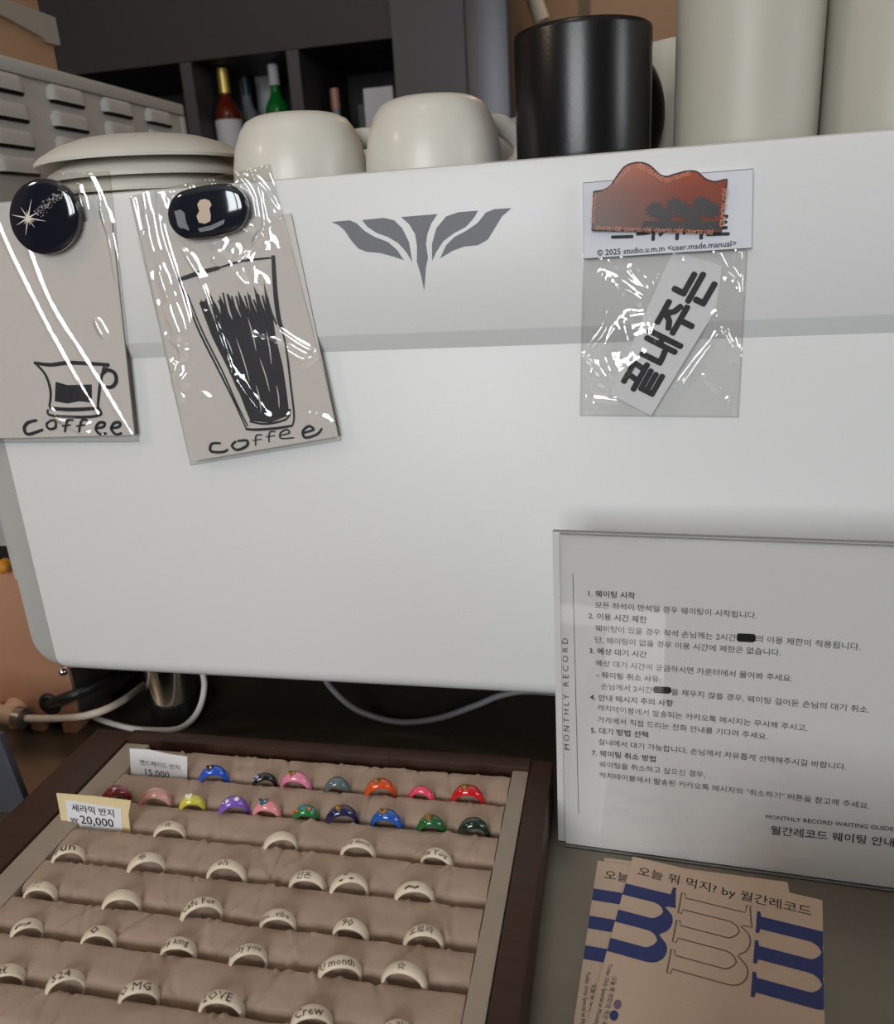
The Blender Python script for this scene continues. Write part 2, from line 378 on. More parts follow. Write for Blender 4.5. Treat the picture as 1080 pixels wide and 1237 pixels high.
# ------------------------------------------------------------------ espresso machine
YP = 0.495
em = thing('espresso_machine', (-0.116, 0.65, 0), 'large white espresso machine with grey winged emblem on its back panel', 'espresso machine')
PX0, PX1, PZ0, PZ1 = -0.4345, 0.208, 0.0685, 0.4115
CZU, CZL = 0.3185, 0.3085        # upper and lower edge of the crease
# back panel: profile in (y, z), swept along x, with chamfered returns left and right
def panel():
    prof = [(YP + 0.012, PZ0 - 0.0035), (YP + 0.004, PZ0 - 0.001), (YP + 0.0018, PZ0 + 0.001), (YP + 0.0010, PZ0 + 0.0022), (YP + 0.0004, PZ0 + 0.0045), (YP, PZ0 + 0.008), (YP, PZ0 + 0.03), (YP, CZL - 0.0006), (YP + 0.0003, CZL), (YP - 0.0046, CZU), (YP - 0.005, CZU + 0.001),
            (YP - 0.005, PZ1 - 0.004), (YP - 0.0038, PZ1 - 0.001), (YP - 0.001, PZ1), (YP + 0.012, PZ1)]
    m = MB(); vs = []; cols = []
    def inset(z, r=0.008):              # rounded lower corners
        d = z - PZ0
        return r - math.sqrt(max(0, r * r - (r - d) ** 2)) if d < r else 0.0
    pts = []
    extra = []
    for i in range(len(prof) - 1):
        extra.append(prof[i])
        if i == 5:
            extra += [(YP, PZ0 + d) for d in (0.0095, 0.011, 0.013, 0.0155, 0.018, 0.021, 0.024)]
    extra.append(prof[-1]); prof = extra
    for (y, z) in prof:
        s = inset(max(z, PZ0 + 0.0004))
        xl, xr = PX0 + s, PX1 - s
        k = min(1.0, max(0.0, (z - PZ0) / 0.02))
        e = 0.0225 + s - inset(max(z, PZ0 + 0.0004), 0.024)
        vs.append([(xl - e, YP + 0.0058, z), (xl - 0.0008, y + 0.0016, z), (xl + 0.002, y, z), (xr - 0.002, y, z), (xr + 0.0008, y + 0.0016, z), (xr + e, YP + 0.0058, z)])
    flat = [p for r in vs for p in r]; k = 6
    fs = []; ms = []
    for i in range(len(vs) - 1):
        for j in range(5):
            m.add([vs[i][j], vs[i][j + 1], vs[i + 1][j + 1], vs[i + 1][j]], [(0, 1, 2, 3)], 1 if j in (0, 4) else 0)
    return m
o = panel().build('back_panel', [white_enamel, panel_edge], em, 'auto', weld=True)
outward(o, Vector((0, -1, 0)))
MB().box((PX0 + 0.012, YP + 0.013, 0.082), (PX1 - 0.012, 0.95, 0.399)).build('body', body_grey, em, bevel=0.004)
MB().box((PX0 + 0.006, YP + 0.013, 0.399), (PX1 - 0.006, 0.95, 0.405)).build('cup_tray', grey_steel, em, bevel=0.002)
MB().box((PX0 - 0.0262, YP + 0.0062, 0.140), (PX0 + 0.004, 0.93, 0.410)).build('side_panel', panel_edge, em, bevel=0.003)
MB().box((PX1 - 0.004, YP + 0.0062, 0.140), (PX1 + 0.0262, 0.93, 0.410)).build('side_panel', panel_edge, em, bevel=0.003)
# emblem
def cr5(p): return on_y(380 + p[0] * 0.2407, 220 + p[1] * 0.2407, YP - 0.0052)
wings = [
 [(85, 200), (180, 190), (210, 205), (250, 245), (300, 275), (370, 300), (415, 340), (448, 392), (400, 375), (330, 355), (260, 350), (220, 335), (185, 295), (150, 240), (120, 215)],
 [(238, 190), (350, 178), (400, 190), (440, 230), (475, 300), (490, 400), (460, 350), (420, 305), (370, 275), (310, 255), (265, 225)],
 [(433, 175), (617, 160), (585, 205), (565, 260), (558, 310), (570, 380), (558, 430), (550, 545), (535, 470), (512, 400), (515, 320), (505, 260), (475, 210)],
 [(820, 143), (720, 150), (660, 170), (610, 230), (588, 310), (590, 395), (610, 350), (645, 295), (700, 255), (760, 225), (800, 180)],
 [(988, 130), (900, 135), (860, 150), (820, 205), (760, 245), (700, 275), (660, 315), (630, 382), (690, 345), (750, 322), (820, 318), (870, 290), (905, 230), (940, 170)]]
m = MB()
for wg in wings:
    ln = len(wg); pts = []
    for i in range(ln):                # smooth the flanks, keep the sharp tips
        a, b, c = Vector(wg[i - 1]), Vector(wg[i]), Vector(wg[(i + 1) % ln])
        if (b - a).angle(c - b) > 1.0: pts.append(tuple(b))
        else:
            pts.append(tuple(b * 0.9 + (a + c) * 0.05))
            
    m.prism([cr5(p) for p in pts], (0, 0.0002, 0))
o = m.build('emblem', emblem_ink, em)
# feet
for fx, fy in ((-0.3652, 0.5365), (0.13, 0.5365), (-0.3652, 0.90), (0.13, 0.90)):
    ft = MB().lathe([(0.0, 0.022), (0.0185, 0.022), (0.0205, 0.026), (0.0205, 0.082), (0, 0.082)], (fx, fy, 0), 32).build('foot', chrome, em, 'auto')
    MB().lathe([(0, 0.0), (0.0195, 0.0), (0.0205, 0.003), (0.0195, 0.022), (0, 0.022)], (fx, fy, 0), 32).build('rubber_pad', black_rubber, em, 'auto').parent = ft
# steel housing behind the lower left corner, warm reflection painted into its colour
YH = 0.508
hs = MB().box((-0.56, YH, 0.009), (-0.4369, 0.72, 0.150)).build('side_housing', copper, em, bevel=0.0012)
g = MB().box((-0.4368, YH + 0.0015, 0.0095), (-0.4355, 0.72, 0.081)).build('inner_plate', grey_steel, em)
for xx in (-0.5, -0.478, -0.4475): MB().box((xx - 0.006, YH - 0.002, 0.0), (xx + 0.006, YH + 0.05, 0.009)).build('tab', copper, em, bevel=0.001)
MB().box((-0.56, YH, 0.1505), (-0.4640, 0.72, 0.166)).build('dark_slot', black_rubber, em)
MB().box((-0.56, YH, 0.1665), (-0.4640, 0.72, 0.40)).build('upper_housing', body_grey, em)
p = on_y(4, 684, YH - 0.004)
MB().lathe([(0, 0.012), (0.004, 0.011), (0.0055, 0.006), (0.0055, -0.004)], (p.x, YH, p.z), 20, axis='-y').build('valve_knob', mat('amber_knob', (198, 132, 40), 0.35), em, True)
p = on_y(77, 811, YH)
MB().lathe([(0, 0.004), (0.002, 0.0038), (0.0034, 0.002), (0.0038, -0.001)], (p.x, YH, p.z), 20, axis='-y').build('bolt', chrome, em, True)
p = on_y(61, 850, YH)
MB().lathe([(0.004, 0.002), (0.007, 0.004), (0.0095, 0.002), (0.010, -0.001)], (p.x, YH, p.z), 24, axis='-y').build('grommet', black_rubber, em, True)
# elbow fitting, hose and power cable
tan_plastic = mat('beige_plastic', (196, 164, 138), 0.5)
ef = on_y(20, 856, YH)
fit = thing('elbow_fitting', ef, 'beige elbow fitting on the warm steel housing at far left', 'pipe fitting')
MB().lathe([(0, 0.017), (0.006, 0.016), (0.0085, 0.012), (0.0095, 0.003), (0.0105, 0.0), (0.0105, -0.0005)], (ef.x, YH, ef.z), 24, axis='-y').build('elbow', tan_plastic, fit, True)
ea = on_y(6, 862, YH - 0.010); eb = on_y(27, 867, YH - 0.012)
MB().tube([ea + Vector((-0.012, 0, 0.001)), eb], 0.0075, 18).build('socket', tan_plastic, fit, 'auto')
MB().tube([eb - (eb - ea) * 0.3, eb + (eb - ea) * 0.12], 0.0085, 18).build('collar', grey_steel, fit, 'auto')
hose_m = mat('cream_hose', (208, 194, 180), 0.45)
e2 = eb + (eb - ea).normalized() * 0.003
tag(MB().tube([e2, on_y(60, 868, YH - 0.012), on_y(95, 866, YH - 0.012), on_y(125, 858, YH - 0.004), on_y(150, 845, YH + 0.02), on_y(176, 826, YH + 0.06)], 0.0031, 12).build('water_hose', hose_m, None, True), 'cream hose running from elbow fitting under the machine', 'hose')
tag(MB().tube([on_y(58, 852, YH + 0.002), on_y(70, 847, YH - 0.008), on_y(100, 835, YH - 0.004), on_y(140, 815, YH + 0.03), on_y(185, 800, YH + 0.08)], 0.0046, 12).build('power_cable', black_rubber, None, True), 'thick black cable from the grommet under the machine', 'cable')
def cable(name, pts, r, m, label): return tag(MB().tube(pts, r, 10).build(name, m, None, True), label, 'cable')
white_cable = mat('white_cable', (196, 194, 190), 0.45)
grey_cable = mat('grey_cable', (108, 108, 110), 0.5)
def zc(x, y, z=0.0028): return on_z(x, y, z)
cable('looped_cable', [on_y(243, 806, 0.515), on_y(247, 826, 0.512), on_y(243, 850, 0.508), on_y(233, 868, 0.507), on_y(216, 880, 0.507), on_y(190, 882, 0.508), on_y(160, 880, 0.510), on_y(132, 873, 0.515), on_y(112, 866, 0.525)], 0.0024, white_cable, 'white cable looping down beside the chrome foot')
cable('slack_cable', [on_y(388, 812, 0.545), on_y(402, 833, 0.545), on_y(432, 858, 0.545), on_y(480, 872, 0.545), on_y(528, 868, 0.545), on_y(575, 852, 0.545), on_y(605, 840, 0.545), on_y(640, 835, 0.545), on_y(700, 840, 0.545)], 0.0026, grey_cable, 'grey cable sagging in the dark under the machine')

# ------------------------------------------------------------------ china on the cup tray
DK = 0.405
def saucer(cx, cy, z, r, label):
    t = 0.0075
    pr = [(0, z + 0.015), (r * 0.50, z + 0.0148), (r * 0.56, z + 0.0158), (r * 0.60, z + 0.0152), (r * 0.80, z + 0.0105), (r * 0.96, z + 0.0038), (r, z + 0.0008), (r * 0.995, z - 0.0012), (r * 0.97, z - 0.001), (r * 0.80, z + 0.005), (r * 0.55, z + 0.0095), (0, z + 0.010)]
    return tag(MB().lathe(pr, (cx, cy, 0), 64).build('saucer', china, None, 'auto'), label, 'saucer', 'upturned saucers stacked on the cup tray')
sx, sy = -0.335, 0.578
saucer(sx + 0.001, sy, DK + 0.0013, 0.068, 'white saucer upside down, lowest of the saucer stack')
saucer(sx - 0.001, sy, DK + 0.0105, 0.068, 'white saucer upside down, second from bottom of the stack')
saucer(sx + 0.001, sy, DK + 0.0195, 0.069, 'white saucer upside down, second from top of the stack')
saucer(sx, sy, DK + 0.0300, 0.0735, 'white saucer upside down, topmost and widest of the stack')
def cup(cx, cy, r, hgt, ang, label, foot=0.62, m=china):
    t = thing('coffee_cup', (cx, cy, DK), label, 'cup', 'upturned cups on the cup tray'); z = DK
    f = foot
    pr = [(r * 0.985, z), (r, z + 0.0015), (r, z + 0.006), (r * 0.985, z + hgt * 0.35), (r * 0.93, z + hgt * 0.60), (r * 0.83, z + hgt * 0.82), (r * 0.74, z + hgt * 0.93), (r * f, z + hgt * 0.985), (r * f * 0.9, z + hgt), (r * f * 0.8, z + hgt - 0.001), (0, z + hgt - 0.0015)]
    MB().lathe(pr, (cx, cy, 0), 64).build('bowl', m, t, True)
    d = Vector((math.cos(ang), math.sin(ang), 0)); c = Vector((cx, cy, z))
    MB().tube([c + d * (r * 0.88) + Vector((0, 0, hgt * 0.70)), c + d * (r * 1.18) + Vector((0, 0, hgt * 0.70)), c + d * (r * 1.50) + Vector((0, 0, hgt * 0.50)), c + d * (r * 1.47) + Vector((0, 0, hgt * 0.27)), c + d * (r * 1.18) + Vector((0, 0, hgt * 0.13)), c + d * (r * 0.96) + Vector((0, 0, hgt * 0.14))], 0.0052, 12, flat=1.3).build('handle', m, t, True)
cup(-0.2085, 0.553, 0.0445, 0.0478, R(35), 'white coffee cup upside down right beside the saucer stack')
cup(-0.1185, 0.553, 0.0440, 0.0500, R(40), 'white coffee cup upside down left of the black mug')
cup(-0.170, 0.668, 0.0440, 0.0480, R(120), 'white coffee cup upside down, in the row behind the front cups', m=china)
cup(-0.062, 0.665, 0.0420, 0.0470, R(60), 'grey coffee cup upside down behind the front cups, beside black mug', m=mat('grey_china', (150, 152, 156), 0.4))
def mug(name, cx, cy, r, hgt, m, label, ang=0.0, handle=True, group=None):
    t = thing(name, (cx, cy, DK), label, 'mug', group); z = DK
    pr = [(0, z), (r * 0.93, z), (r * 0.99, z + 0.004), (r, z + 0.010), (r, z + hgt - 0.003), (r * 0.99, z + hgt - 0.0008), (r * 0.965, z + hgt), (r * 0.945, z + hgt - 0.001), (r * 0.94, z + hgt - 0.004), (r * 0.93, z + 0.008), (0, z + 0.006)]
    MB().lathe(pr, (cx, cy, 0), 72).build('body', m, t, 'auto')
    if handle:
        d = Vector((math.cos(ang), math.sin(ang), 0)); c = Vector((cx, cy, z)); e = Vector((0, 0, 1))
        MB().tube([c + d * (r * 0.97) + e * (hgt * 0.80), c + d * (r * 1.22) + e * (hgt * 0.79), c + d * (r * 1.52) + e * (hgt * 0.62), c + d * (r * 1.58) + e * (hgt * 0.40), c + d * (r * 1.40) + e * (hgt * 0.20), c + d * (r * 0.97) + e * (hgt * 0.14)], 0.0062, 12, flat=1.5).build('handle', m, t, True)
mug('black_mug', -0.0245, 0.552, 0.0405, 0.0775, black_glaze, 'matte black mug standing upright between white cups and cream mugs', R(48))
mug('cream_mug', 0.0690, 0.552, 0.0400, 0.0900, china_cream, 'tall cream mug right of the black mug', R(60), group='cream mugs on the cup tray')
mug('cream_mug', 0.1510, 0.554, 0.0400, 0.0900, china_cream, 'tall cream mug at the right end of the front row', R(50), group='cream mugs on the cup tray')
mug('cream_mug', 0.0465, 0.660, 0.0400, 0.0830, china_cream, 'shorter cream mug in the row behind, between black and cream mugs', R(70), group='cream mugs on the cup tray')

# ------------------------------------------------------------------ drawing cards in clear bags, held by magnets
NB = Vector((0, -1, 0))
def cr3(p): return (p[0] * 0.4074, 180 + p[1] * 0.4074)
def cr4(p): return (640 + p[0] * 0.4074, 170 + p[1] * 0.4074)
YC = YP - 0.0065       # face of the cards
LIFT = [0]
def stroke(mb, pts, wpx, Y, cv=cr3, taper=0.25, smooth=True):
    w_ = wpx * 0.4074 / FPX * 0.515
    P = [on_y(*cv(p), Y) for p in pts]
    P = spline(P, 5) if smooth and len(P) > 2 else P
    LIFT[0] = (LIFT[0] + 1) % 45; lz = Vector((0, -LIFT[0] * 8e-6, 0)); P = [p + lz for p in P]
    mb.ribbon(P, lambda t: w_ * (1 - taper * abs(2 * t - 1) ** 2), NB)
def dist_seg(px, py, a, b):
    vx, vy = b[0] - a[0], b[1] - a[1]; L = vx * vx + vy * vy
    t = 0 if L == 0 else max(0, min(1, ((px - a[0]) * vx + (py - a[1]) * vy) / L))
    dx, dy = px - a[0] - vx * t, py - a[1] - vy * t
    return math.hypot(dx, dy)
def crumple(quad, cv, ridges, nx, ny, Yf, seed, amp=0.0005):
    """clear film over quad (four corners TL TR BR BL in photo measure): a grid with folded ridges"""
    tl, tr, br, bl = [Vector((*p, 0)) for p in quad]; vs = []
    segs = []
    for pts, A, wd in ridges:
        P = [(v.x, v.y) for v in spline(V2(pts), 4)] if len(pts) > 2 else pts
        segs.append((P, A, wd, min(p[0] for p in P) - 3 * wd, max(p[0] for p in P) + 3 * wd, min(p[1] for p in P) - 3 * wd, max(p[1] for p in P) + 3 * wd))
    for j in range(ny + 1):
        v = j / ny
        for i in range(nx + 1):
            u = i / nx
            q = tl.lerp(tr, u).lerp(bl.lerp(br, u), v); x, y = q.x, q.y
            h = 0.0
            for P, A, wd, x0, x1, y0, y1 in segs:
                if x0 < x < x1 and y0 < y < y1:
                    d = min(dist_seg(x, y, P[k], P[k + 1]) for k in range(len(P) - 1))
                    h += A * math.exp(-(d / wd) ** 2)
            e = min(1, min(u, 1 - u) * 12) * min(1, min(v, 1 - v) * 14)
            h += amp * e * noise.noise(Vector((x * 0.012, y * 0.007, seed))) + amp * 0.25 * e * noise.noise(Vector((x * 0.05, y * 0.03, seed + 5)))
            jag = 0.0
            if v == 0: jag = 0.0009 * noise.noise(Vector((x * 0.04, seed, 0)))
            p = on_y(*cv((x, y)), Yf)
            vs.append(Vector((p.x, p.y - max(-0.0006, h), p.z + jag)))
    fs = [(j * (nx + 1) + i, (j + 1) * (nx + 1) + i, (j + 1) * (nx + 1) + i + 1, j * (nx + 1) + i + 1) for j in range(ny) for i in range(nx)]
    return vs, fs
def bag(quad, cv, ridges, label, seed, nx, ny, name='clear_bag', Yf=None, group='clear plastic bags hung on the machine'):
    Yf = YC - 0.0012 if Yf is None else Yf
    c = on_y(*cv(((quad[0][0] + quad[2][0]) / 2, quad[2][1])), Yf)
    t = thing(name, c, label, 'plastic bag', group)
    vs, fs = crumple(quad, cv, ridges, nx, ny, Yf, seed)
    outward(MB().add(vs, fs).build('front_film', film, t, True), NB)
    # rear film and the welded side seams
    m = MB(); Q = [on_y(*cv(p), YP - 0.0055) for p in quad]
    m.add(Q, [(0, 3, 2, 1)]).build('back_film', film, t)
    s = MB()
    for a, b in ((0, 3), (3, 2), (2, 1)):
        A = [on_y(*cv(tuple(Vector(quad[a]).lerp(Vector(quad[b]), k / 12))), Yf - 0.0001) for k in range(13)]
        s.ribbon(A, 0.0011, NB)
    outward(s.build('seam', clear('seam_film', (0.9, 0.91, 0.91), 3.0, 0.15, 0.03), t), NB)
    return t

# first card: a small cup
t1 = thing('drawing_card', on_y(80, 532, YC), 'beige card with inked espresso cup drawing, the left of two', 'drawing card', 'drawing cards')
card1 = [(-180, 218), (330, 215), (398, 848), (-180, 862)]
MB().prism([on_y(*cr3(p), YC) for p in card1], (0, 0.0007, 0)).build('card', card_paper, t1)
m = MB(); YI = YC - 0.0002
S = lambda pts, w_, **k: stroke(m, pts, w_, YI, **k)
S([(100, 634), (150, 640), (200, 634), (260, 636), (325, 640)], 13)
S([(105, 636), (135, 670), (150, 720), (146, 765)], 9)
S([(310, 640), (298, 690), (292, 740), (290, 765)], 10)
S([(146, 768), (190, 772), (240, 772), (292, 768)], 13)
S([(142, 772), (146, 788), (190, 793), (250, 795), (298, 788), (292, 766)], 10)
S([(300, 672), (318, 656), (340, 665), (344, 690), (330, 706), (308, 704)], 13)
S([(322, 640), (308, 662), (300, 680)], 6)
m.poly([on_y(*cr3(p), YI) for p in [(165, 690), (200, 700), (272, 698), (272, 752), (235, 748), (200, 755), (162, 748)]])
S([(110, 804), (82, 812), (72, 830), (84, 846), (128, 832)], 12)
for cx_ in (152, ): S([(cx_, 804), (cx_ - 14, 816), (cx_ - 6, 830), (cx_ + 12, 826), (cx_ + 12, 808), (cx_, 804)], 9)
for cx_ in (196, 238): S([(cx_ + 22, 804), (cx_ + 6, 804), (cx_, 818), (cx_ - 4, 840)], 9); S([(cx_ - 12, 822), (cx_ + 14, 818)], 8)
for cx_ in (302, 348): S([(cx_ - 18, 828), (cx_ + 4, 824), (cx_ + 8, 812), (cx_ - 8, 812), (cx_ - 18, 830), (cx_ - 4, 846), (cx_ + 14, 842)], 10)
outward(m.build('cup_drawing', marker_ink, t1), NB)

# second card: a tall glass of coffee
t2 = thing('drawing_card', on_y(320, 550, YC), 'beige card with inked tall coffee glass drawing, the right of two', 'drawing card', 'drawing cards')
card2 = [(405, 262), (862, 190), (1002, 852), (570, 926)]
MB().prism([on_y(*cr3(p), YC) for p in card2], (0, 0.0007, 0)).build('card', card_paper, t2)
m = MB()
S([(530, 388), (575, 374), (620, 358), (645, 352), (700, 336), (760, 328), (812, 322)], lambda: 8) if False else None
S([(530, 388), (590, 368), (650, 352)], 13); S([(650, 352), (720, 332), (812, 322)], 6)
S([(810, 315), (816, 420), (826, 500), (836, 532)], 14)
S([(530, 388), (555, 450), (590, 540), (640, 640), (690, 740), (730, 828)], 6)
S([(556, 430), (600, 540), (660, 660), (700, 750), (735, 822)], 5)
S([(836, 532), (850, 600), (862, 700), (872, 790), (866, 822)], 6)
S([(728, 830), (760, 832), (820, 828), (868, 820)], 9)
S([(740, 808), (790, 815), (850, 800), (860, 770)], 7)
fill = [(590, 455), (612, 450), (640, 520), (622, 425), (655, 500), (650, 432), (690, 510), (676, 428), (715, 500), (705, 418), (745, 500), (732, 420), (768, 500), (752, 405), (790, 490), (782, 392), (800, 470), (806, 480), (818, 560), (838, 640), (850, 720), (858, 790), (800, 812), (742, 806), (712, 730), (670, 640), (630, 560)]
m.poly([on_y(*cr3(p), YI) for p in fill])
rs = random.Random(3)
for k in range(16):
    x = 596 + k * 13; S([(x, 455 - rs.random() * 30), (x + 12, 480), (x + 22 + rs.random() * 8, 520)], 6)
S([(655, 872), (628, 874), (626, 896), (662, 898), (676, 890)], 9)
S([(700, 866), (688, 880), (704, 892), (732, 880), (732, 864), (704, 866)], 9)
for cx_, cy_ in ((760, 862), (800, 852)): S([(cx_ + 18, cy_ - 14), (cx_, cy_ - 12), (cx_ - 2, cy_ + 18)], 5); S([(cx_ - 12, cy_ + 2), (cx_ + 16, cy_ - 2)], 5)
S([(830, 850), (858, 842), (850, 832), (832, 842), (834, 858), (872, 856)], 6)
S([(900, 842), (930, 832), (915, 822), (898, 838), (906, 856), (940, 846), (955, 828)], 9)
outward(m.build('glass_drawing', marker_ink, t2), NB)
# streaks where the marker ran dry: lifted slivers of bare card
m = MB()
for a, b in (((700, 560), (740, 690)), ((735, 500), (760, 600)), ((770, 620), (800, 720)), ((690, 690), (730, 780)), ((790, 540), (805, 640)), ((670, 560), (690, 610)), ((820, 700), (828, 770)), ((760, 700), (775, 780))):
    stroke(m, [a, ((a[0] + b[0]) / 2 + 2, (a[1] + b[1]) / 2), b], 4, YI - 0.00038, taper=0.9)
outward(m.build('bare_streak', card_paper, t2), NB)

A1 = 0.0010
bag([(-180, 78), (325, 66), (412, 868), (-180, 872)], cr3, [
    ([(180, 800), (250, 830)], 0.0015, 14), ([(240, 150), (248, 180)], 0.0014, 14), ([(310, 190), (320, 220)], 0.0014, 16), ([(290, 520), (308, 550)], 0.0015, 12),
    ([(-40, 150), (40, 330), (110, 470), (190, 620), (290, 790)], A1, 7), ([(85, 300), (130, 420), (190, 530), (250, 620), (390, 850)], A1, 7),
    ([(265, 75), (300, 150), (335, 300), (355, 430), (372, 540)], A1, 8), ([(300, 160), (325, 260), (345, 380)], A1, 6), ([(285, 505), (310, 555)], A1, 9),
    ([(236, 110), (250, 170)], A1, 8), ([(140, 792), (200, 800), (260, 815)], A1 * 1.2, 10), ([(150, 770), (220, 830), (300, 850)], A1, 8), ([(190, 78), (325, 70)], 0.0006, 5)],
    'clear plastic bag around the espresso cup card, at far left', 1, 170, 260)
bag([(385, 140), (800, 45), (1012, 864), (566, 938)], cr3, [
    ([(540, 250), (600, 270), (650, 280)], 0.0018, 20), ([(480, 130), (500, 200)], 0.0016, 14), ([(740, 330), (770, 400)], 0.0016, 20), ([(430, 260), (450, 330)], 0.0017, 16), ([(480, 380), (500, 440)], 0.0018, 16), ([(720, 240), (760, 260)], 0.0018, 18), ([(840, 230), (860, 280)], 0.0015, 16), ([(590, 720), (620, 740)], 0.0008, 12), ([(520, 640), (535, 700)], 0.0015, 12),
    ([(660, 350), (720, 390), (745, 400)], 0.0021, 24), ([(640, 320), (680, 330)], 0.0017, 20), ([(440, 200), (470, 300)], 0.0017, 20), ([(520, 560), (545, 600)], 0.0016, 18), ([(500, 480), (535, 540)], 0.0018, 20), ([(570, 130), (640, 118), (700, 100)], 0.0013, 12),
    ([(780, 270), (800, 300), (780, 330)], 0.0018, 20), ([(855, 600), (900, 625)], 0.0017, 18), ([(710, 690), (760, 770)], 0.0014, 20), ([(800, 150), (815, 190)], 0.0015, 16), ([(535, 660), (550, 690)], 0.0014, 14), ([(690, 300), (700, 330)], 0.0018, 18), ([(560, 320), (600, 380)], 0.0012, 12),
    ([(395, 150), (430, 300), (490, 560), (560, 900)], A1, 8), ([(425, 135), (450, 260), (500, 430), (552, 570)], A1 * 1.3, 11), ([(470, 130), (480, 240), (560, 500), (572, 620), (535, 700)], A1, 8),
    ([(505, 125), (520, 150)], A1, 8), ([(490, 470), (530, 560)], A1, 14), ([(500, 560), (540, 600), (510, 690), (540, 740)], A1, 8),
    ([(560, 100), (580, 140)], A1, 6), ([(620, 85), (640, 120)], A1, 6), ([(700, 70), (745, 130), (760, 200)], A1, 7), ([(745, 60), (775, 150), (790, 260)], A1, 7),
    ([(790, 45), (815, 110), (850, 200), (890, 330), (915, 430), (950, 560)], A1 * 1.2, 9), ([(720, 75), (770, 100), (830, 180)], A1, 7),
    ([(640, 290), (690, 340), (730, 400)], A1 * 1.3, 14), ([(780, 250), (700, 350), (640, 330)], A1, 10), ([(790, 220), (760, 280), (790, 300)], A1, 8),
    ([(750, 555), (840, 585), (905, 620), (940, 600), (940, 540)], A1 * 1.3, 11), ([(830, 540), (890, 580), (930, 600)], A1, 8),
    ([(690, 660), (730, 720), (790, 790), (850, 790)], A1, 10), ([(545, 300), (600, 400), (640, 520), (690, 660)], A1 * 0.9, 7), ([(610, 480), (635, 580), (650, 650)], A1, 7),
    ([(900, 790), (970, 800), (1000, 850)], A1 * 0.7, 9), ([(505, 130), (620, 95), (800, 55)], 0.0008, 10), ([(520, 150), (510, 200), (560, 280), (640, 275)], 0.0008, 8)],
    'clear crinkled plastic bag around the tall glass card', 2, 190, 330)

# magnets
def dome(cx, cy, ax, ay, rot, thick, Yb, n=64, rings=14, pill=0.0):
    """domed magnet outline (photo measure): ellipse, or a pill when pill > 0; returns verts, faces and height function"""
    c, s = math.cos(rot), math.sin(rot)
    def outl(a):
        ca, sa = math.cos(a), math.sin(a)
        if pill: x = ay * ca + (ax - ay) * max(-1, min(1, ca * 2.5)); y = ay * sa
        else: x, y = ax * ca, ay * sa
        return x, y
    vs = []; prof = []
    for k in range(rings + 1):
        t = k / rings * math.pi / 2; prof.append((math.sin(t) ** 0.8, thick * (0.45 + 0.55 * math.cos(t))))
    prof += [(1.0, 0.0)]
    for i in range(n):
        x, y = outl(2 * math.pi * i / n)
        for r, h in prof:
            p = on_y(cx + (x * c - y * s) * max(r, 1e-4), cy + (x * s + y * c) * max(r, 1e-4), Yb); vs.append(Vector((p.x, p.y - h, p.z)))
    k = len(prof)
    fs = [(i * k + j, ((i + 1) % n) * k + j, ((i + 1) % n) * k + j + 1, i * k + j + 1) for i in range(n) for j in range(k - 1)]
    def surf(px, py, lift=0.0003):
        dx, dy = px - cx, py - cy; x = dx * c + dy * s; y = -dx * s + dy * c
        r = min(1, math.hypot(x / ax, y / ay)); q = r ** (1 / 0.8)
        p = on_y(px, py, Yb); return Vector((p.x, p.y - thick * (0.45 + 0.55 * math.sqrt(max(0, 1 - q * q))) - lift, p.z))
    return vs, fs, surf
YM = YC - 0.0030
night = mat('dark_night_print', (22, 26, 38), 0.07, coat=1.0, var=0.3, vscale=60)
t = thing('oval_magnet', on_y(57, 308, YM), 'dark oval domed magnet with a shining star, holding the left bag', 'magnet')
vs, fs, sf = dome(57, 261.5, 41.5, 46, R(-12), 0.0062, YM)
outward(MB().add(vs, fs).build('dome', night, t, True), NB)
m = MB(); c0 = cr3((103, 205))
star_m = mat('star_print', (226, 216, 204), 0.3); dust_m = mat('dust_print', (150, 146, 142), 0.4)
for ang, L in ((10, 22), (55, 14), (100, 21), (150, 17), (190, 22), (235, 16), (280, 23), (330, 15), (30, 9), (75, 9), (125, 9), (260, 9)):
    a = R(ang); e = (c0[0] + math.cos(a) * L, c0[1] + math.sin(a) * L)
    P = [sf(c0[0] + (e[0] - c0[0]) * k / 5, c0[1] + (e[1] - c0[1]) * k / 5) for k in range(6)]
    m.ribbon(P, lambda t: 0.0011 * (1 - t) + 0.0001, NB)
m.add([sf(c0[0] + 3.2 * math.cos(k * math.pi / 6), c0[1] + 3.2 * math.sin(k * math.pi / 6), 0.0004) for k in range(12)], [tuple(range(12))])
outward(m.build('star', star_m, t), NB)
m = MB(); rs = random.Random(5)
for k in range(150):
    u = rs.random(); x = 128 + 75 * u + rs.gauss(0, 7); y = 188 - 62 * u + rs.gauss(0, 8); px, py = cr3((x, y)); r = 0.25 + rs.random() * 0.75
    m.add([sf(px + r * math.cos(a), py + r * math.sin(a)) for a in (0, 1.26, 2.5, 3.8, 5)], [(0, 1, 2, 3, 4)])
outward(m.build('nebula', dust_m, t), NB)

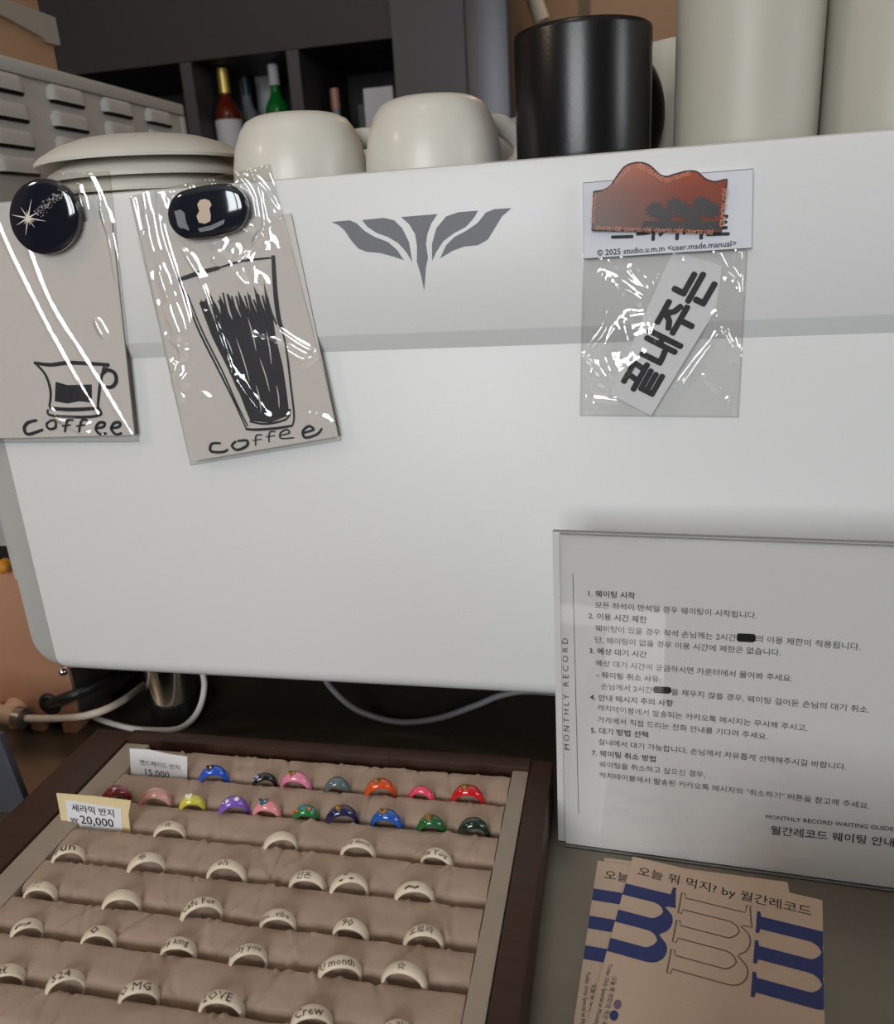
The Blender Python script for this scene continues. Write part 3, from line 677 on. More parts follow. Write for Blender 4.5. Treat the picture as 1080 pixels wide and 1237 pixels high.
slate = mat('dark_slate_print', (26, 32, 42), 0.08, coat=1.0, var=0.25, vscale=40)
t = thing('pill_magnet', on_y(254, 292, YM), 'dark pill-shaped domed magnet with a pale figure, holding the right bag', 'magnet')
vs, fs, sf = dome(253.5, 255.5, 48, 31.5, R(-10), 0.0062, YM, pill=1.0)
outward(MB().add(vs, fs).build('dome', slate, t, True), NB)
m = MB(); pale = mat('pale_print', (206, 186, 164), 0.4)
def blob(cx, cy, rx, ry, n=20):
    P = [sf(*cr3((cx + rx * math.cos(2 * math.pi * k / n), cy + ry * math.sin(2 * math.pi * k / n)))) for k in range(n)]; m.add(P, [tuple(range(n))])
fig = [(600, 165), (608, 152), (622, 149), (636, 154), (642, 166), (636, 178), (640, 196), (638, 214), (622, 222), (604, 218), (598, 200), (606, 184)]
m.add([sf(*cr3(p)) for p in fig], [tuple(range(len(fig)))])
outward(m.build('pale_figure', pale, t), NB)
m = MB(); glare_m = mat('painted_glare', (128, 134, 140), 0.4)  # reflected glare on the dome, painted as grey shapes
for P in ([(530, 185), (550, 180), (562, 190), (566, 215), (575, 240), (560, 246), (540, 228)], [(600, 236), (640, 226), (680, 208), (676, 222), (640, 240), (606, 246)]): m.add([sf(*cr3(p)) for p in P], [tuple(range(len(P)))])
outward(m.build('glare_shape', glare_m, t), NB)

# sticker pack with header card
t = bag([(158, 332), (645, 318), (619, 820), (150, 815)], cr4, [
    ([(250, 420), (300, 450), (330, 470)], 0.0019, 24), ([(300, 590), (340, 570)], 0.0021, 28), ([(200, 690), (260, 670), (310, 640)], 0.0021, 26), ([(185, 720), (230, 730)], 0.0016, 20), ([(570, 590), (610, 640)], 0.0018, 22), ([(600, 420), (612, 450)], 0.0015, 16), ([(460, 720), (520, 650)], 0.0012, 14),
    ([(235, 355), (285, 400), (345, 445)], A1 * 1.3, 14), ([(300, 385), (340, 430)], A1, 9), ([(215, 395), (210, 430)], A1, 8), ([(262, 440), (225, 560), (175, 640), (168, 800)], A1 * 1.1, 9),
    ([(300, 520), (370, 525), (345, 630), (270, 690), (200, 700), (160, 655)], A1 * 1.4, 14), ([(250, 560), (220, 620), (240, 680)], A1 * 1.3, 14), ([(280, 540), (290, 600)], A1 * 1.2, 14),
    ([(560, 335), (590, 390), (622, 430), (625, 620)], A1 * 1.2, 9), ([(440, 738), (500, 650), (580, 560)], A1, 8), ([(520, 700), (560, 738)], A1 * 1.2, 9), ([(590, 770), (618, 815)], A1, 8),
    ([(190, 780), (222, 812)], A1, 8), ([(622, 330), (632, 450)], A1, 8), ([(555, 520), (590, 600), (625, 640)], A1 * 1.3, 12), ([(160, 640), (230, 720)], A1, 7), ([(155, 760), (260, 770)], A1 * 0.7, 7)],
    'clear plastic bag under the header card, right side of the machine', 3, 180, 200, name='sticker_bag')
hd = [(158, 125), (663, 83), (658, 318), (160, 350)]
YHd = YC - 0.0024
hc = MB().prism([on_y(*cr4(p), YHd) for p in hd], (0, 0.0022, 0)).build('header_card', header_paper, t)
m = MB()
g4 = lambda x, y, Y=YHd - 0.0002: on_y(*cr4((x, y)), Y)
write(m, '© 2025 studio.u.m.m <user.made.manual>', g4(200, 341), g4(612, 312), NB, 0.0, fat=0.012)
write(m, '스티커시트', g4(243, 292), g4(590, 282), NB, 0.0, 1.0, fat=0.03)
o = outward(m.build('printed_text', ink, t), NB)
o.parent = hc
m = MB(); E4 = [g4(*p, YHd - 0.0001) for p in hd]; m.ribbon(E4, 0.0003, NB, closed=True); o = outward(m.build('cut_line', grey_ink, t), NB); o.parent = hc
sk = thing('lettering_sticker', g4(360, 815), 'white sticker with bold black Korean lettering inside the header card bag', 'sticker')
MB().prism([g4(*p, YC + 0.0008) for p in [(237, 752), (425, 326), (570, 372), (552, 500), (360, 815)]], (0, 0.0005, 0)).build('sheet', white_paper, sk)
m = MB(); write(m, '끝내주는', g4(352, 762, YC + 0.0006), g4(552, 412, YC + 0.0006), NB, 0.0, 1.10, fat=0.042)
outward(m.build('lettering', ink, sk), NB)
# wavy souvenir magnet over the header card
YJ = YHd - 0.0006
wave = spline(V2([(190, 150), (215, 147), (240, 132), (262, 100), (285, 74), (320, 64), (350, 70), (372, 88), (385, 100), (405, 106), (430, 99), (465, 90), (495, 92), (520, 112), (548, 121), (585, 113)]), 4)
outl = [(183, 265)] + [(p.x, p.y) for p in wave] + [(568, 272)]
jm = bpy.data.materials.new('sunset_print_with_glare'); jm.use_nodes = True; nt = jm.node_tree; b = nt.nodes['Principled BSDF']
b.inputs['Roughness'].default_value = 0.38; b.inputs['Specular IOR Level'].default_value = 0.22
tc = nt.nodes.new('ShaderNodeTexCoord'); sep = nt.nodes.new('ShaderNodeSeparateXYZ'); nt.links.new(tc.outputs['Generated'], sep.inputs[0])
rx = nt.nodes.new('ShaderNodeValToRGB'); e = rx.color_ramp.elements
e[0].position = 0.0; e[0].color = lin((64, 50, 46)) + (1,); e[1].position = 1.0; e[1].color = lin((206, 98, 58)) + (1,)
k = rx.color_ramp.elements.new(0.35); k.color = lin((96, 64, 56)) + (1,); k = rx.color_ramp.elements.new(0.62); k.color = lin((128, 66, 46)) + (1,)
ry = nt.nodes.new('ShaderNodeValToRGB'); e = ry.color_ramp.elements
e[0].color = lin((150, 140, 134)) + (1,); e[1].color = lin((150, 62, 38)) + (1,); e[0].position = 0.05; e[1].position = 0.7  # grey glare on the left is put into the colour
mx = nt.nodes.new('ShaderNodeMix'); mx.data_type = 'RGBA'; mx.inputs[0].default_value = 0.5
nt.links.new(sep.outputs[2], rx.inputs[0]); nt.links.new(sep.outputs[0], ry.inputs[0]); nt.links.new(rx.outputs[0], mx.inputs[6]); nt.links.new(ry.outputs[0], mx.inputs[7]); nt.links.new(mx.outputs[2], b.inputs['Base Color'])
t = thing('wavy_magnet', g4(375, 268), 'wavy-topped orange sunset souvenir magnet on the white header card', 'magnet')
MB().prism([g4(*p, YJ - 0.0022) for p in outl], (0, 0.0022, 0)).build('plate', jm, t)
m = MB(); YJ2 = YJ - 0.0024
rs = random.Random(9)
for cx_, cy_, r_ in ((372, 205, 24), (430, 190, 22), (452, 205, 26), (508, 188, 24), (535, 204, 26), (400, 222, 22), (485, 222, 24)):
    P = []
    for k in range(26):
        a = 2 * math.pi * k / 26; rr = r_ * (1 + (0.22 if k % 2 else -0.18) + 0.15 * rs.random()); P.append((cx_ + rr * math.cos(a), cy_ + rr * 0.85 * math.sin(a)))
    m.poly([g4(*p, YJ2 - cx_ * 2e-7) for p in P])
m.poly([g4(*p, YJ2) for p in [(340, 238), (566, 238), (562, 264), (330, 262)]])
outward(m.build('tree_silhouette', mat('silhouette_print', (34, 28, 27), 0.4), t), NB)
m = MB(); E = [g4(*p, YJ2) for p in outl]; m.ribbon(E, 0.0007, NB, closed=True)
outward(m.build('dark_rim', ink, t), NB)
m = MB(); J = 'JEJU ISLAND'
for a, b_ in (((190, 245), (197, 158)), ((218, 152), (250, 130)), ((254, 128), (300, 82)), ((318, 76), (395, 122)), ((400, 124), (478, 100)),
              ((575, 140), (562, 255)), ((272, 257), (195, 253)), ((362, 260), (280, 257)), ((455, 263), (370, 260)), ((545, 267), (462, 263))):
    write(m, J, g4(*a, YJ2 - 0.0002), g4(*b_, YJ2 - 0.0002), NB, 0.0, 1.1)
outward(m.build('printed_text', mat('pink_print', (226, 150, 120), 0.5), t), NB)

# ------------------------------------------------------------------ waiting-guide sign in an acrylic holder
SA, SB = Vector((-0.0332, 0.4272, 0)), Vector((0.1562, 0.4152, 0))
SX = (SB - SA).normalized(); SN = Vector((SX.y, -SX.x, 0)).normalized()
if SN.y > 0: SN = -SN
SB = SA + SX * 0.300
sg = thing('sign_stand', (SA + SB) / 2, 'clear acrylic sign stand with printed Korean waiting guide at right', 'sign')
ST = 0.2132
def slab(x0, x1, z0, z1, d0, d1):
    a, b = SA + SX * x0, SA + SX * x1; p = lambda q, d, z: q - SN * d + Vector((0, 0, z))
    return [p(a, d0, z0), p(b, d0, z0), p(b, d1, z0), p(a, d1, z0)], [p(a, d0, z1), p(b, d0, z1), p(b, d1, z1), p(a, d1, z1)]
def sheet(x0, x1, z0, z1, d0, d1, name, m, em_):
    bo, to = slab(x0, x1, z0, z1, d0, d1); k = MB(); k.hexa(bo, to)
    k.m = [1, 1, 0, 1, 0, 1]; return k.build(name, [m, em_], sg, weld=True)
sheet(0, 0.300, 0.0005, ST, 0.0, 0.002, 'front_sheet', acrylic, acrylic_edge)
bo, to = slab(0.0008, 0.299, 0.001, ST - 0.0015, 0.0024, 0.0027); MB().hexa(bo, to).build('paper_insert', sign_paper, sg)
sheet(-0.0045, 0.300, 0.0005, ST - 0.0005, 0.0045, 0.0085, 'back_sheet', mat('frosted_acrylic', (214, 214, 212), 0.25), mat('frosted_acrylic_edge', (120, 120, 118), 0.3))
sheet(-0.0045, 0.300, 0.0, 0.003, 0.009, 0.068, 'base_plate', acrylic, acrylic_edge)
PS = SA - SN * 0.0021
def onS(x, y): return on_plane(x, y, PS, SN)
m = MB()
def sline(body, a, b_, bold=0.0, dy=4.0, hs=1.0): write(m, body, onS(a[0], a[1] + dy), onS(b_[0], b_[1] + dy), SN, 0.0, hs, fat=bold * 1.6)
hb = 0.008
sline('1. 웨이팅 시작', (711, 716), (767, 719), hb)
sline('모든 좌석이 만석일 경우 웨이팅이 시작됩니다.', (719, 730), (914, 743))
sline('2. 이용 시간 제한', (711, 743), (781, 748), hb)
sline('웨이팅이 있을 경우 착석 손님께는 2시간', (719, 758), (889, 770)); sline('의 이용 제한이 적용됩니다.', (913, 771), (1039, 781))
sline('단, 웨이팅이 없을 경우 이용 시간에 제한은 없습니다.', (719, 772), (943, 788))
sline('3. 예상 대기 시간', (712, 785), (781, 790), hb)
sline('예상 대기 시간이 궁금하시면 카운터에서 물어봐 주세요.', (720, 800), (957, 819))
sline('- 웨이팅 취소 사유:', (721, 814), (798, 820), hb * 0.6)
sline('손님께서 2시간', (726, 828), (788, 833)); sline('을 채우지 않을 경우, 웨이팅 걸어둔 손님의 대기 취소.', (811, 835), (1050, 857))
sline('4. 안내 메시지 주의 사항', (713, 841), (813, 849), hb)
sline('캐치테이블에서 발송되는 카카오톡 메시지는 무시해 주시고,', (722, 854), (975, 879))
sline('가게에서 직접 드리는 전화 안내를 기다려 주세요.', (722, 868), (927, 889))
sline('5. 대기 방법 선택', (714, 881), (783, 887), hb)
sline('실내에서 대기 가능합니다, 손님께서 자유롭게 선택해주시길 바랍니다.', (723, 895), (1022, 926))
sline('7. 웨이팅 취소 방법', (715, 908), (792, 916), hb)
sline('웨이팅을 취소하고 싶으신 경우,', (724, 922), (852, 935))
sline('캐치테이블에서 발송된 카카오톡 메시지의 "취소하기" 버튼을 참고해 주세요.', (724, 935), (1050, 973))
sline('MONTHLY RECORD WAITING GUIDE', (925, 985), (1079, 1000), 0.004)
sline('월간레코드 웨이팅 안내서', (931, 1002), (1094, 1019), 0.006, 5)
write(m, 'M O N T H L Y   R E C O R D', onS(688, 906), onS(686, 771), SN, -0.006, 0.8)
m.ribbon([onS(692, 693), onS(699, 983)], 0.0003, SN)
m2 = MB()
for x0, x1, y0, y1 in ((890, 913, 765, 776), (789, 811, 829, 838)):
    q = [onS(x0 + 2, y0), onS(x1 - 2, y0 + 1), onS(x1, y0 + 3), onS(x1, y1 - 2), onS(x1 - 3, y1), onS(x0 + 2, y1 - 1), onS(x0, y1 - 3), onS(x0, y0 + 2)]
    m2.add([p + SN * 0.0001 for p in q], [tuple(range(8))])
outward(m.build('printed_text', grey_ink, sg), SN); outward(m2.build('blackout_mark', black_rubber, sg), SN)

# ------------------------------------------------------------------ flyers on the counter
UPZ = Vector((0, 0, 1))
ARCH = [(0.01, 0.74), (0.05, 0.81), (0.10, 0.84), (0.15, 0.81)]
def m_outline(lo=0.0, hi=9.0, serif=True):
    """a fat slab-serif letter m, upright: x 0..1.16, y 0..1, one outline; lo / hi trim it where the page ends"""
    st = [(0.135, 0.30), (0.515, 0.68), (0.895, 1.06)]; o = []
    for k, (a, b) in enumerate(st):
        o += [(a, 0.06), (a - 0.06, 0.045), (a - 0.06, 0.0), (b + 0.06, 0.0), (b + 0.06, 0.045), (b, 0.06)] if serif else [(a, lo), (b, lo)]
        if k < 2: o += [(b, 0.66)] + [(b + dx, y) for dx, y in ARCH] + [(st[k + 1][0], 0.70)]
    o += [(1.06, 0.72), (1.05, 0.83), (1.01, 0.92), (0.94, 0.975), (0.86, 0.99), (0.78, 0.955), (0.70, 0.85)]
    o += [(0.67, 0.88), (0.63, 0.94), (0.56, 0.98), (0.48, 0.99), (0.40, 0.955), (0.325, 0.85), (0.31, 0.90), (0.305, 1.0), (0.25, 0.985), (0.08, 0.955), (0.03, 0.955), (0.03, 0.905), (0.135, 0.89)]
    out = []; n = len(o)                     # round the bows, keep the serifs and joints crisp
    for i in range(n):
        b = Vector(o[i]); bow = b.y > 0.66 and b.x > 0.3
        c = o[(i + 1) % n]
        out.append(tuple(b))
        if bow and c[1] > 0.66 and c[0] > 0.306 and (Vector(c) - b).length > 0.03:
            a, d = Vector(o[i - 1]), Vector(o[(i + 2) % n]); c = Vector(c)
            if (b - a).length > 1e-6 and (d - c).length > 1e-6 and (b - a).angle(c - b) < 0.95 and (c - b).angle(d - c) < 0.95:
                ta = (c - a) * (c - b).length / (c - a).length; tb = (d - b) * (c - b).length / (d - b).length
                for t in (0.25, 0.5, 0.75):
                    p = b * (2 * t ** 3 - 3 * t * t + 1) + ta * (t ** 3 - 2 * t * t + t) + c * (3 * t * t - 2 * t ** 3) + tb * (t ** 3 - t * t); out.append((p.x, p.y))
    return [(x, min(y, hi)) for x, y in out]
MO = m_outline()
def flyer(TL, TR, L, z, label, which, tilt=0.0):
    """A6 leaflet lying on the counter: TL, TR top corners, L length towards the camera"""
    x = (TR - TL).normalized(); y = -UPZ.cross(x).normalized(); W = (TR - TL).length     # y: down the page
    t = thing('flyer', TL, label, 'flyer', 'recycled paper flyers')
    P = lambda u, v, dz=0.0: TL + x * (u * W) + y * (v * W) + UPZ * dz
    Lw = L / W
    MB().prism([P(0, 0, 0), P(0, Lw, 0), P(1, Lw, 0), P(1, 0, 0)], (0, 0, -0.00045)).build('sheet', flyer_paper, t)
    k = MB(); dz = 0.00012
    write(k, '오늘 뭐 먹지? by 월간레코드', P(0.05, 0.13, dz), P(0.948, 0.13, dz), UPZ, 0.004)
    outward(k.build('printed_text', ink, t), UPZ)
    # letters lie on their side: letter-up points to the right of the page, letter-right down the page
    def place(u0, v0, su, sv): return lambda p: P(u0 + p[1] * su, v0 + p[0] * sv, dz)
    su, sv, v0 = 0.367, 0.518, 0.150
    A = place(-0.082, v0, su, sv); Bm = place(0.684, v0, su, sv); Cm = place(0.300, v0, su, sv)
    outward(MB().poly([A(p) for p in m_outline(0.082 / su + 0.002, 9.0, False)]).build('blue_letter', blue_ink, t), UPZ)
    outward(MB().poly([Bm(p) for p in m_outline(0.0, 0.315 / su)]).build('blue_letter', blue_ink, t), UPZ)
    outward(MB().ribbon([Cm(p) for p in MO], 0.0008, UPZ, closed=True).build('outlined_letter', pale_ink, t), UPZ)
    k = MB()
    write(k, 'Today Only Special at Monthly Record', P(0.026, 0.77, dz), P(0.034, 1.22, dz), UPZ, 0.0)
    write(k, '‘오늘 뭐 먹지’의 작은 제안 목록', P(0.058, 0.83, dz), P(0.066, 1.20, dz), UPZ, 0.006)
    outward(k.build('small_print', grey_ink, t), UPZ)
    def oval(mb, u, v, a, b): mb.add([P(u + a * math.cos(q * 0.5236), v + b * math.sin(q * 0.5236), dz) for q in range(12)], [tuple(range(12))])
    k = MB(); oval(k, 0.112, 0.981, 0.018, 0.027); outward(k.build('mauve_dot', mat('mauve_print', (112, 88, 108), 0.7), t), UPZ)
    k = MB(); oval(k, 0.108, 1.043, 0.020, 0.028); outward(k.build('blue_dot', blue_ink, t), UPZ)
    return t
FA, FB = on_z(764.5, 1034.5, 0.0022), on_z(993.5, 1087.5, 0.0022)
f2 = on_z(722, 1039.5, 0.0016); d2 = Vector((1, -0.075, 0)).normalized()
f3 = on_z(730, 1036, 0.0010); f3b = on_z(953.5, 1066, 0.0010)
flyer(f3, f3 + (f3b - f3).normalized() * 0.1065, 0.148, 0.001, 'flyer at the bottom of the pile, only its top edge showing', 2)
flyer(f2, f2 + d2 * 0.1065, 0.148, 0.0016, 'flyer peeking out left under the top flyer, cropped blue bars', 1)
flyer(FA, FB, 0.148, 0.0022, 'top beige flyer with big sideways blue letters on the counter', 0)
# paper pile carrying them
tag(MB().box((0.0, 0.29, 0.0), (0.085, 0.402, 0.0004)).build('flyer', flyer_paper), 'lowest flyer lying flat on the steel counter under the others', 'flyer', 'recycled paper flyers')

# ------------------------------------------------------------------ ring tray
ZT = 0.035
tr = thing('ring_tray', (-0.213, 0.33, 0), 'dark walnut ring display tray with kraft paper covered foam rolls', 'display tray')
TX0, TX1, TY0, TY1 = -0.3855, -0.0425, 0.188, 0.4645
IX0, IX1 = -0.3545, -0.0572       # inner face of the frame
def rail(name, a, b): return MB().box(a, b).build(name, walnut, tr, bevel=0.0012)
rail('left_rail', (TX0, TY0, 0), (IX0, TY1, 0.037)); rail('right_rail', (IX1, TY0, 0), (TX1, TY1, 0.037))
rail('back_rail', (IX0, 0.4535, 0), (IX1, TY1, 0.0385)); rail('front_rail', (IX0, TY0, 0), (IX1, TY0 + 0.014, 0.037))
MB().box((IX0, TY0 + 0.014, 0.0), (IX1, 0.4535, 0.006)).build('base_board', walnut, tr)
BX0, BX1 = -0.3345, -0.0690
MB().box((IX0 + 0.0005, TY0 + 0.015, 0.006), (BX0 - 0.0006, 0.4525, 0.0352)).build('side_strip', kraft_strip, tr, bevel=0.0012)
MB().box((BX1 + 0.0006, TY0 + 0.015, 0.006), (IX1 - 0.0005, 0.4525, 0.0365)).build('side_strip', kraft_strip, tr, bevel=0.0012)
LN = [0.4480, 0.4195, 0.3911, 0.3647, 0.3366, 0.3083, 0.2842, 0.2565, 0.229]
def roll(yb, yf, seed):
    prof = [(yb, 0.0065), (yb, ZT - 0.004), (yb - 0.0004, ZT - 0.0012), (yb - 0.0016, ZT), (yb - 0.006, ZT + 0.0004), (yf + 0.010, ZT - 0.0004), (yf + 0.0070, ZT - 0.0014), (yf + 0.0052, ZT - 0.0034), (yf + 0.0044, ZT - 0.007), (yf + 0.0042, ZT - 0.018), (yf + 0.0042, 0.0065)]
    pr = []
    for i in range(len(prof) - 1):
        k = 3 if 3 <= i <= 6 else 1
        for q in range(k): pr.append(tuple(Vector(prof[i]).lerp(Vector(prof[i + 1]), q / k)))
    pr.append(prof[-1]); n = 240; k = len(pr); vs = []
    creases = [(random.uniform(BX0, BX1), random.uniform(-0.8, 0.8), random.uniform(0.0006, 0.0013) * random.choice((1, 1, -1)), random.uniform(0.0007, 0.0016)) for _ in range(15)]
    for i in range(n + 1):
        x = BX0 + (BX1 - BX0) * i / n
        for j, (y, z) in enumerate(pr):
            e = 0.0 if j < 2 or j > k - 3 else 1.0
            h = 0.0006 * noise.noise(Vector((x * 60, y * 90, seed))) + 0.00035 * noise.noise(Vector((x * 190, y * 220, seed + 3)))
            for cx_, sl, A, wd in creases: h += A * math.exp(-((x - cx_ - sl * (y - yf)) / wd) ** 2)
            vs.append((x, y + (0.35 * h * e if j < 4 else 0), z + e * h))
    m = MB().add(vs, [(i * k + j, (i + 1) * k + j, (i + 1) * k + j + 1, i * k + j + 1) for i in range(n) for j in range(k - 1)])
    m.add([vs[j] for j in range(k)], [tuple(range(k))]); m.add([vs[n * k + j] for j in range(k)], [tuple(reversed(range(k)))])
    return m.build('paper_roll', kraft, tr, 'auto', weld=True)
for i in range(len(LN) - 1): roll(LN[i], LN[i + 1], i * 7.3)

def band(R0, w0, w1, t0, t1, n=44, k=12):
    """finger ring standing upright: axis along y, thicker and wider at its crown"""
    vs = []
    for i in range(n):
        a = 2 * math.pi * i / n; s = max(0.0, math.sin(a)) ** 2
        w_, t_ = w0 + (w1 - w0) * s, t0 + (t1 - t0) * s
        for j in range(k):
            q = 2 * math.pi * j / k; cy, cr = math.cos(q), math.sin(q)
            yy = math.copysign(abs(cy) ** 0.7, cy) * w_
            rr = R0 + (t_ * cr ** 1 if cr > 0 else 0.0006 * cr)
            vs.append((rr * math.cos(a), yy, rr * math.sin(a)))
    return MB().add(vs, [(i * k + j, ((i + 1) % n) * k + j, ((i + 1) % n) * k + (j + 1) % k, i * k + (j + 1) % k) for i in range(n) for j in range(k)])
def ring_root(px, line, wpx, label, group, yaw, cz=-0.0034):
    yb = LN[line] + 0.0026
    p = on_z(px, 1000, ZT); 
    # pixel column at the groove line
    lo, hi = 800, 1300
    for _ in range(40):
        mid = (lo + hi) / 2
        if on_z(px, mid, ZT).y > yb: lo = mid
        else: hi = mid
    p = on_z(px, lo, ZT)
    o = thing('ring', (p.x, yb, ZT + cz), label, 'ring', group); o['local'] = 1; o.rotation_euler = (0, 0, R(yaw) + 0.6 * math.atan2(-p.x, p.y))
    fwd = (p - EYE).dot(-bk); hc = wpx / 2 * fwd / FPX * 1.02
    return o, math.hypot(hc, cz)
gold_m = mat('antique_gold', (150, 116, 66), 0.3, 0.9)
GR = 'glazed colour rings in the two back grooves'
def glaze(name, c): return mat(name, c, 0.12, coat=1.0)
colour = [
 # px, line, size, colour, ornament, label
 (258, 1, 40, (30, 84, 196), 'dark', 'cobalt blue glazed ring beside the handwritten card, back row'),
 (319, 1, 31, (16, 16, 18), 'beads', 'black glazed ring with iridescent beads, back row'),
 (357, 1, 43, (226, 134, 164), 'gold', 'pink glazed ring with bronze charm, back row right of black ring'),
 (407, 1, 36, (88, 104, 106), None, 'plain teal grey glazed ring, middle of the back row'),
 (459, 1, 43, (216, 78, 26), 'gold', 'orange glazed ring with bronze heart, back row'),
 (509, 1, 32, (232, 70, 100), None, 'small plain coral pink ring, second from right in back row'),
 (565, 1, 46, (206, 20, 30), 'gold', 'bright red glazed ring with bronze heart, right end of back row'),
 (140, 2, 40, (126, 18, 36), 'dot', 'dark red glazed ring with pale dot, behind the price card'),
 (188, 2, 45, (202, 150, 136), None, 'dusty rose glazed ring right of the dark red ring'),
 (232, 2, 36, (212, 200, 76), 'pale', 'yellow glazed ring with pale top, second groove'),
 (282, 2, 41, (126, 88, 190), 'dots', 'purple glazed ring with white spots, second groove'),
 (322, 2, 40, (228, 146, 152), 'blue', 'light pink glazed ring with blue heart stone, second groove'),
 (369, 2, 36, (34, 120, 62), 'mosaic', 'green and orange patterned ring with turquoise stone'),
 (413, 2, 45, (26, 30, 74), 'gold', 'navy glazed ring with bronze charm, second groove'),
 (467, 2, 45, (24, 88, 172), 'gold', 'bright blue glazed ring with bronze charm, second groove'),
 (521, 2, 40, (28, 98, 50), 'gold', 'emerald green glazed ring with gold heart'),
 (572, 2, 44, (14, 40, 30), None, 'blackish green glazed ring, right end of second groove')]
proto = {}
for i, (px, ln, wpx, col, orn, label) in enumerate(colour):
    o, Ro = ring_root(px, ln, wpx, label, GR, -2 + 9 * math.sin(i * 2.1))
    t1_ = 0.0038 if wpx > 34 else 0.0028
    band(Ro - t1_, 0.0030, 0.0044 if wpx > 34 else 0.0032, 0.0022, t1_).build('band', glaze('glaze_%d' % i, col), o, True)
    a = R(96); top = Ro
    def on_ring(th, y, d=0.0): return Vector(((Ro + d) * math.cos(th), y, (Ro + d) * math.sin(th)))
    if orn in ('gold', 'dark', 'blue', 'pale'):
        mm = {'gold': gold_m, 'dark': mat('dark_stone', (40, 34, 38), 0.15, coat=1), 'blue': mat('blue_stone', (20, 92, 130), 0.1, coat=1), 'pale': mat('pale_glaze', (222, 222, 180), 0.2, coat=1)}[orn]
        hp = [(0, -1), (0.6, -0.35), (1, 0.25), (0.85, 0.75), (0.4, 0.85), (0, 0.5), (-0.4, 0.85), (-0.85, 0.75), (-1, 0.25), (-0.6, -0.35)]
        s_ = 0.0026
        k = MB(); c_ = on_ring(R(95), -0.0010)
        nn = (Vector((0, -0.55, 0.85))).normalized(); ux = Vector((1, 0, 0)); uy = nn.cross(ux)
        base = [c_ + ux * p[0] * s_ + uy * p[1] * s_ - nn * 0.0009 for p in hp]
        k.prism(base, nn * 0.0014)
        k.build('charm', mm, o, bevel=0.0003)
        if orn == 'gold':
            MB().lathe([(0, 0.0011), (0.0006, 0.0007), (0.0009, 0)], c_ + nn * 0.0004, 12).build('bead', gold_m, o, True)
        if orn == 'blue':
            k = MB(); k.prism([c_ + ux * p[0] * s_ * 1.3 + uy * p[1] * s_ * 1.3 - nn * 0.0011 for p in hp], nn * 0.0013); k.build('setting', gold_m, o, bevel=0.0002)
    elif orn in ('dot', 'dots', 'beads', 'mosaic'):
        spots = {'dot': [(88, -0.0015, 0.0013)], 'dots': [(74, -0.001, 0.0018), (104, -0.0014, 0.0015), (120, -0.0012, 0.0006)],
                 'beads': [(112, -0.001, 0.0011), (124, -0.0016, 0.0012), (134, -0.001, 0.0012), (120, 0.0008, 0.0011), (108, 0.001, 0.0009)],
                 'mosaic': [(95, -0.0006, 0.0018), (70, -0.0014, 0.0014), (120, -0.0014, 0.0014), (55, -0.001, 0.0012), (136, -0.001, 0.0012)]}[orn]
        cols = {'dot': [(236, 190, 196)], 'dots': [(232, 226, 236)], 'beads': [(196, 170, 200), (60, 70, 150), (150, 170, 120)], 'mosaic': [(30, 130, 150), (214, 90, 40), (200, 104, 40)]}[orn]
        for q, (d, y, r) in enumerate(spots):
            sp = MB(); c_ = on_ring(R(d), y, -0.0004 if orn != 'beads' else 0.0)
            vs = [];
            sp.lathe([(0, r * 0.75), (r * 0.5, r * 0.65), (r * 0.87, r * 0.35), (r, 0), (r * 0.8, -r * 0.4)], c_, 14)
            sp.build('bead' if orn in ('beads', 'mosaic') else 'spot', glaze('spot_%d_%d' % (i, q), cols[q % len(cols)]), o, True)

CG = 'cream ceramic rings with scratched lettering'
cream = [
 # px, groove line, outer radius, writing
 (204, 3, 37, '*✩'), (338, 3, 40, ''), (432, 3, 42, 'Only dance'), (527, 3, 38, 'Fix You'),
 (82, 4, 38, 'run'), (176, 4, 44, '✽'), (273, 4, 48, 'oh'), (371, 4, 45, '안온'), (421, 4, 47, '-ˇ-'), (500, 4, 48, '~'),
 (48, 5, 38, '기'), (146, 5, 45, ''), (243, 5, 50, 'Cafe For'), (335, 5, 43, 'me...vibe'), (423, 5, 43, '90'), (511, 5, 48, '오로라'),
 (31, 6, 35, '~'), (118, 6, 40, 'o'), (215, 6, 42, 'my king'), (299, 6, 45, 'only you'), (410, 6, 53, 'U month'), (488, 6, 56, '✩'),
 (8, 7, 38, '요'), (78, 7, 44, '524'), (167, 7, 47, 'O MG'), (267, 7, 55, 'LOVE'), (376, 7, 50, 'Crew'), (478, 7, 40, '우리')]
rows = {3: 'third', 4: 'fourth', 5: 'fifth', 6: 'sixth', 7: 'seventh'}
ordn = ['first', 'second', 'third', 'fourth', 'fifth', 'sixth']
says = {'Fix You': 'lettered Fix You', 'LOVE': 'lettered LOVE', 'U month': 'lettered month', 'Only dance': 'with words along it', '90': 'marked 90', '✩': 'scratched with a star'}
bandproto = None; cnt = {}
burn = mat('scratched_mark', (70, 56, 48), 0.7)
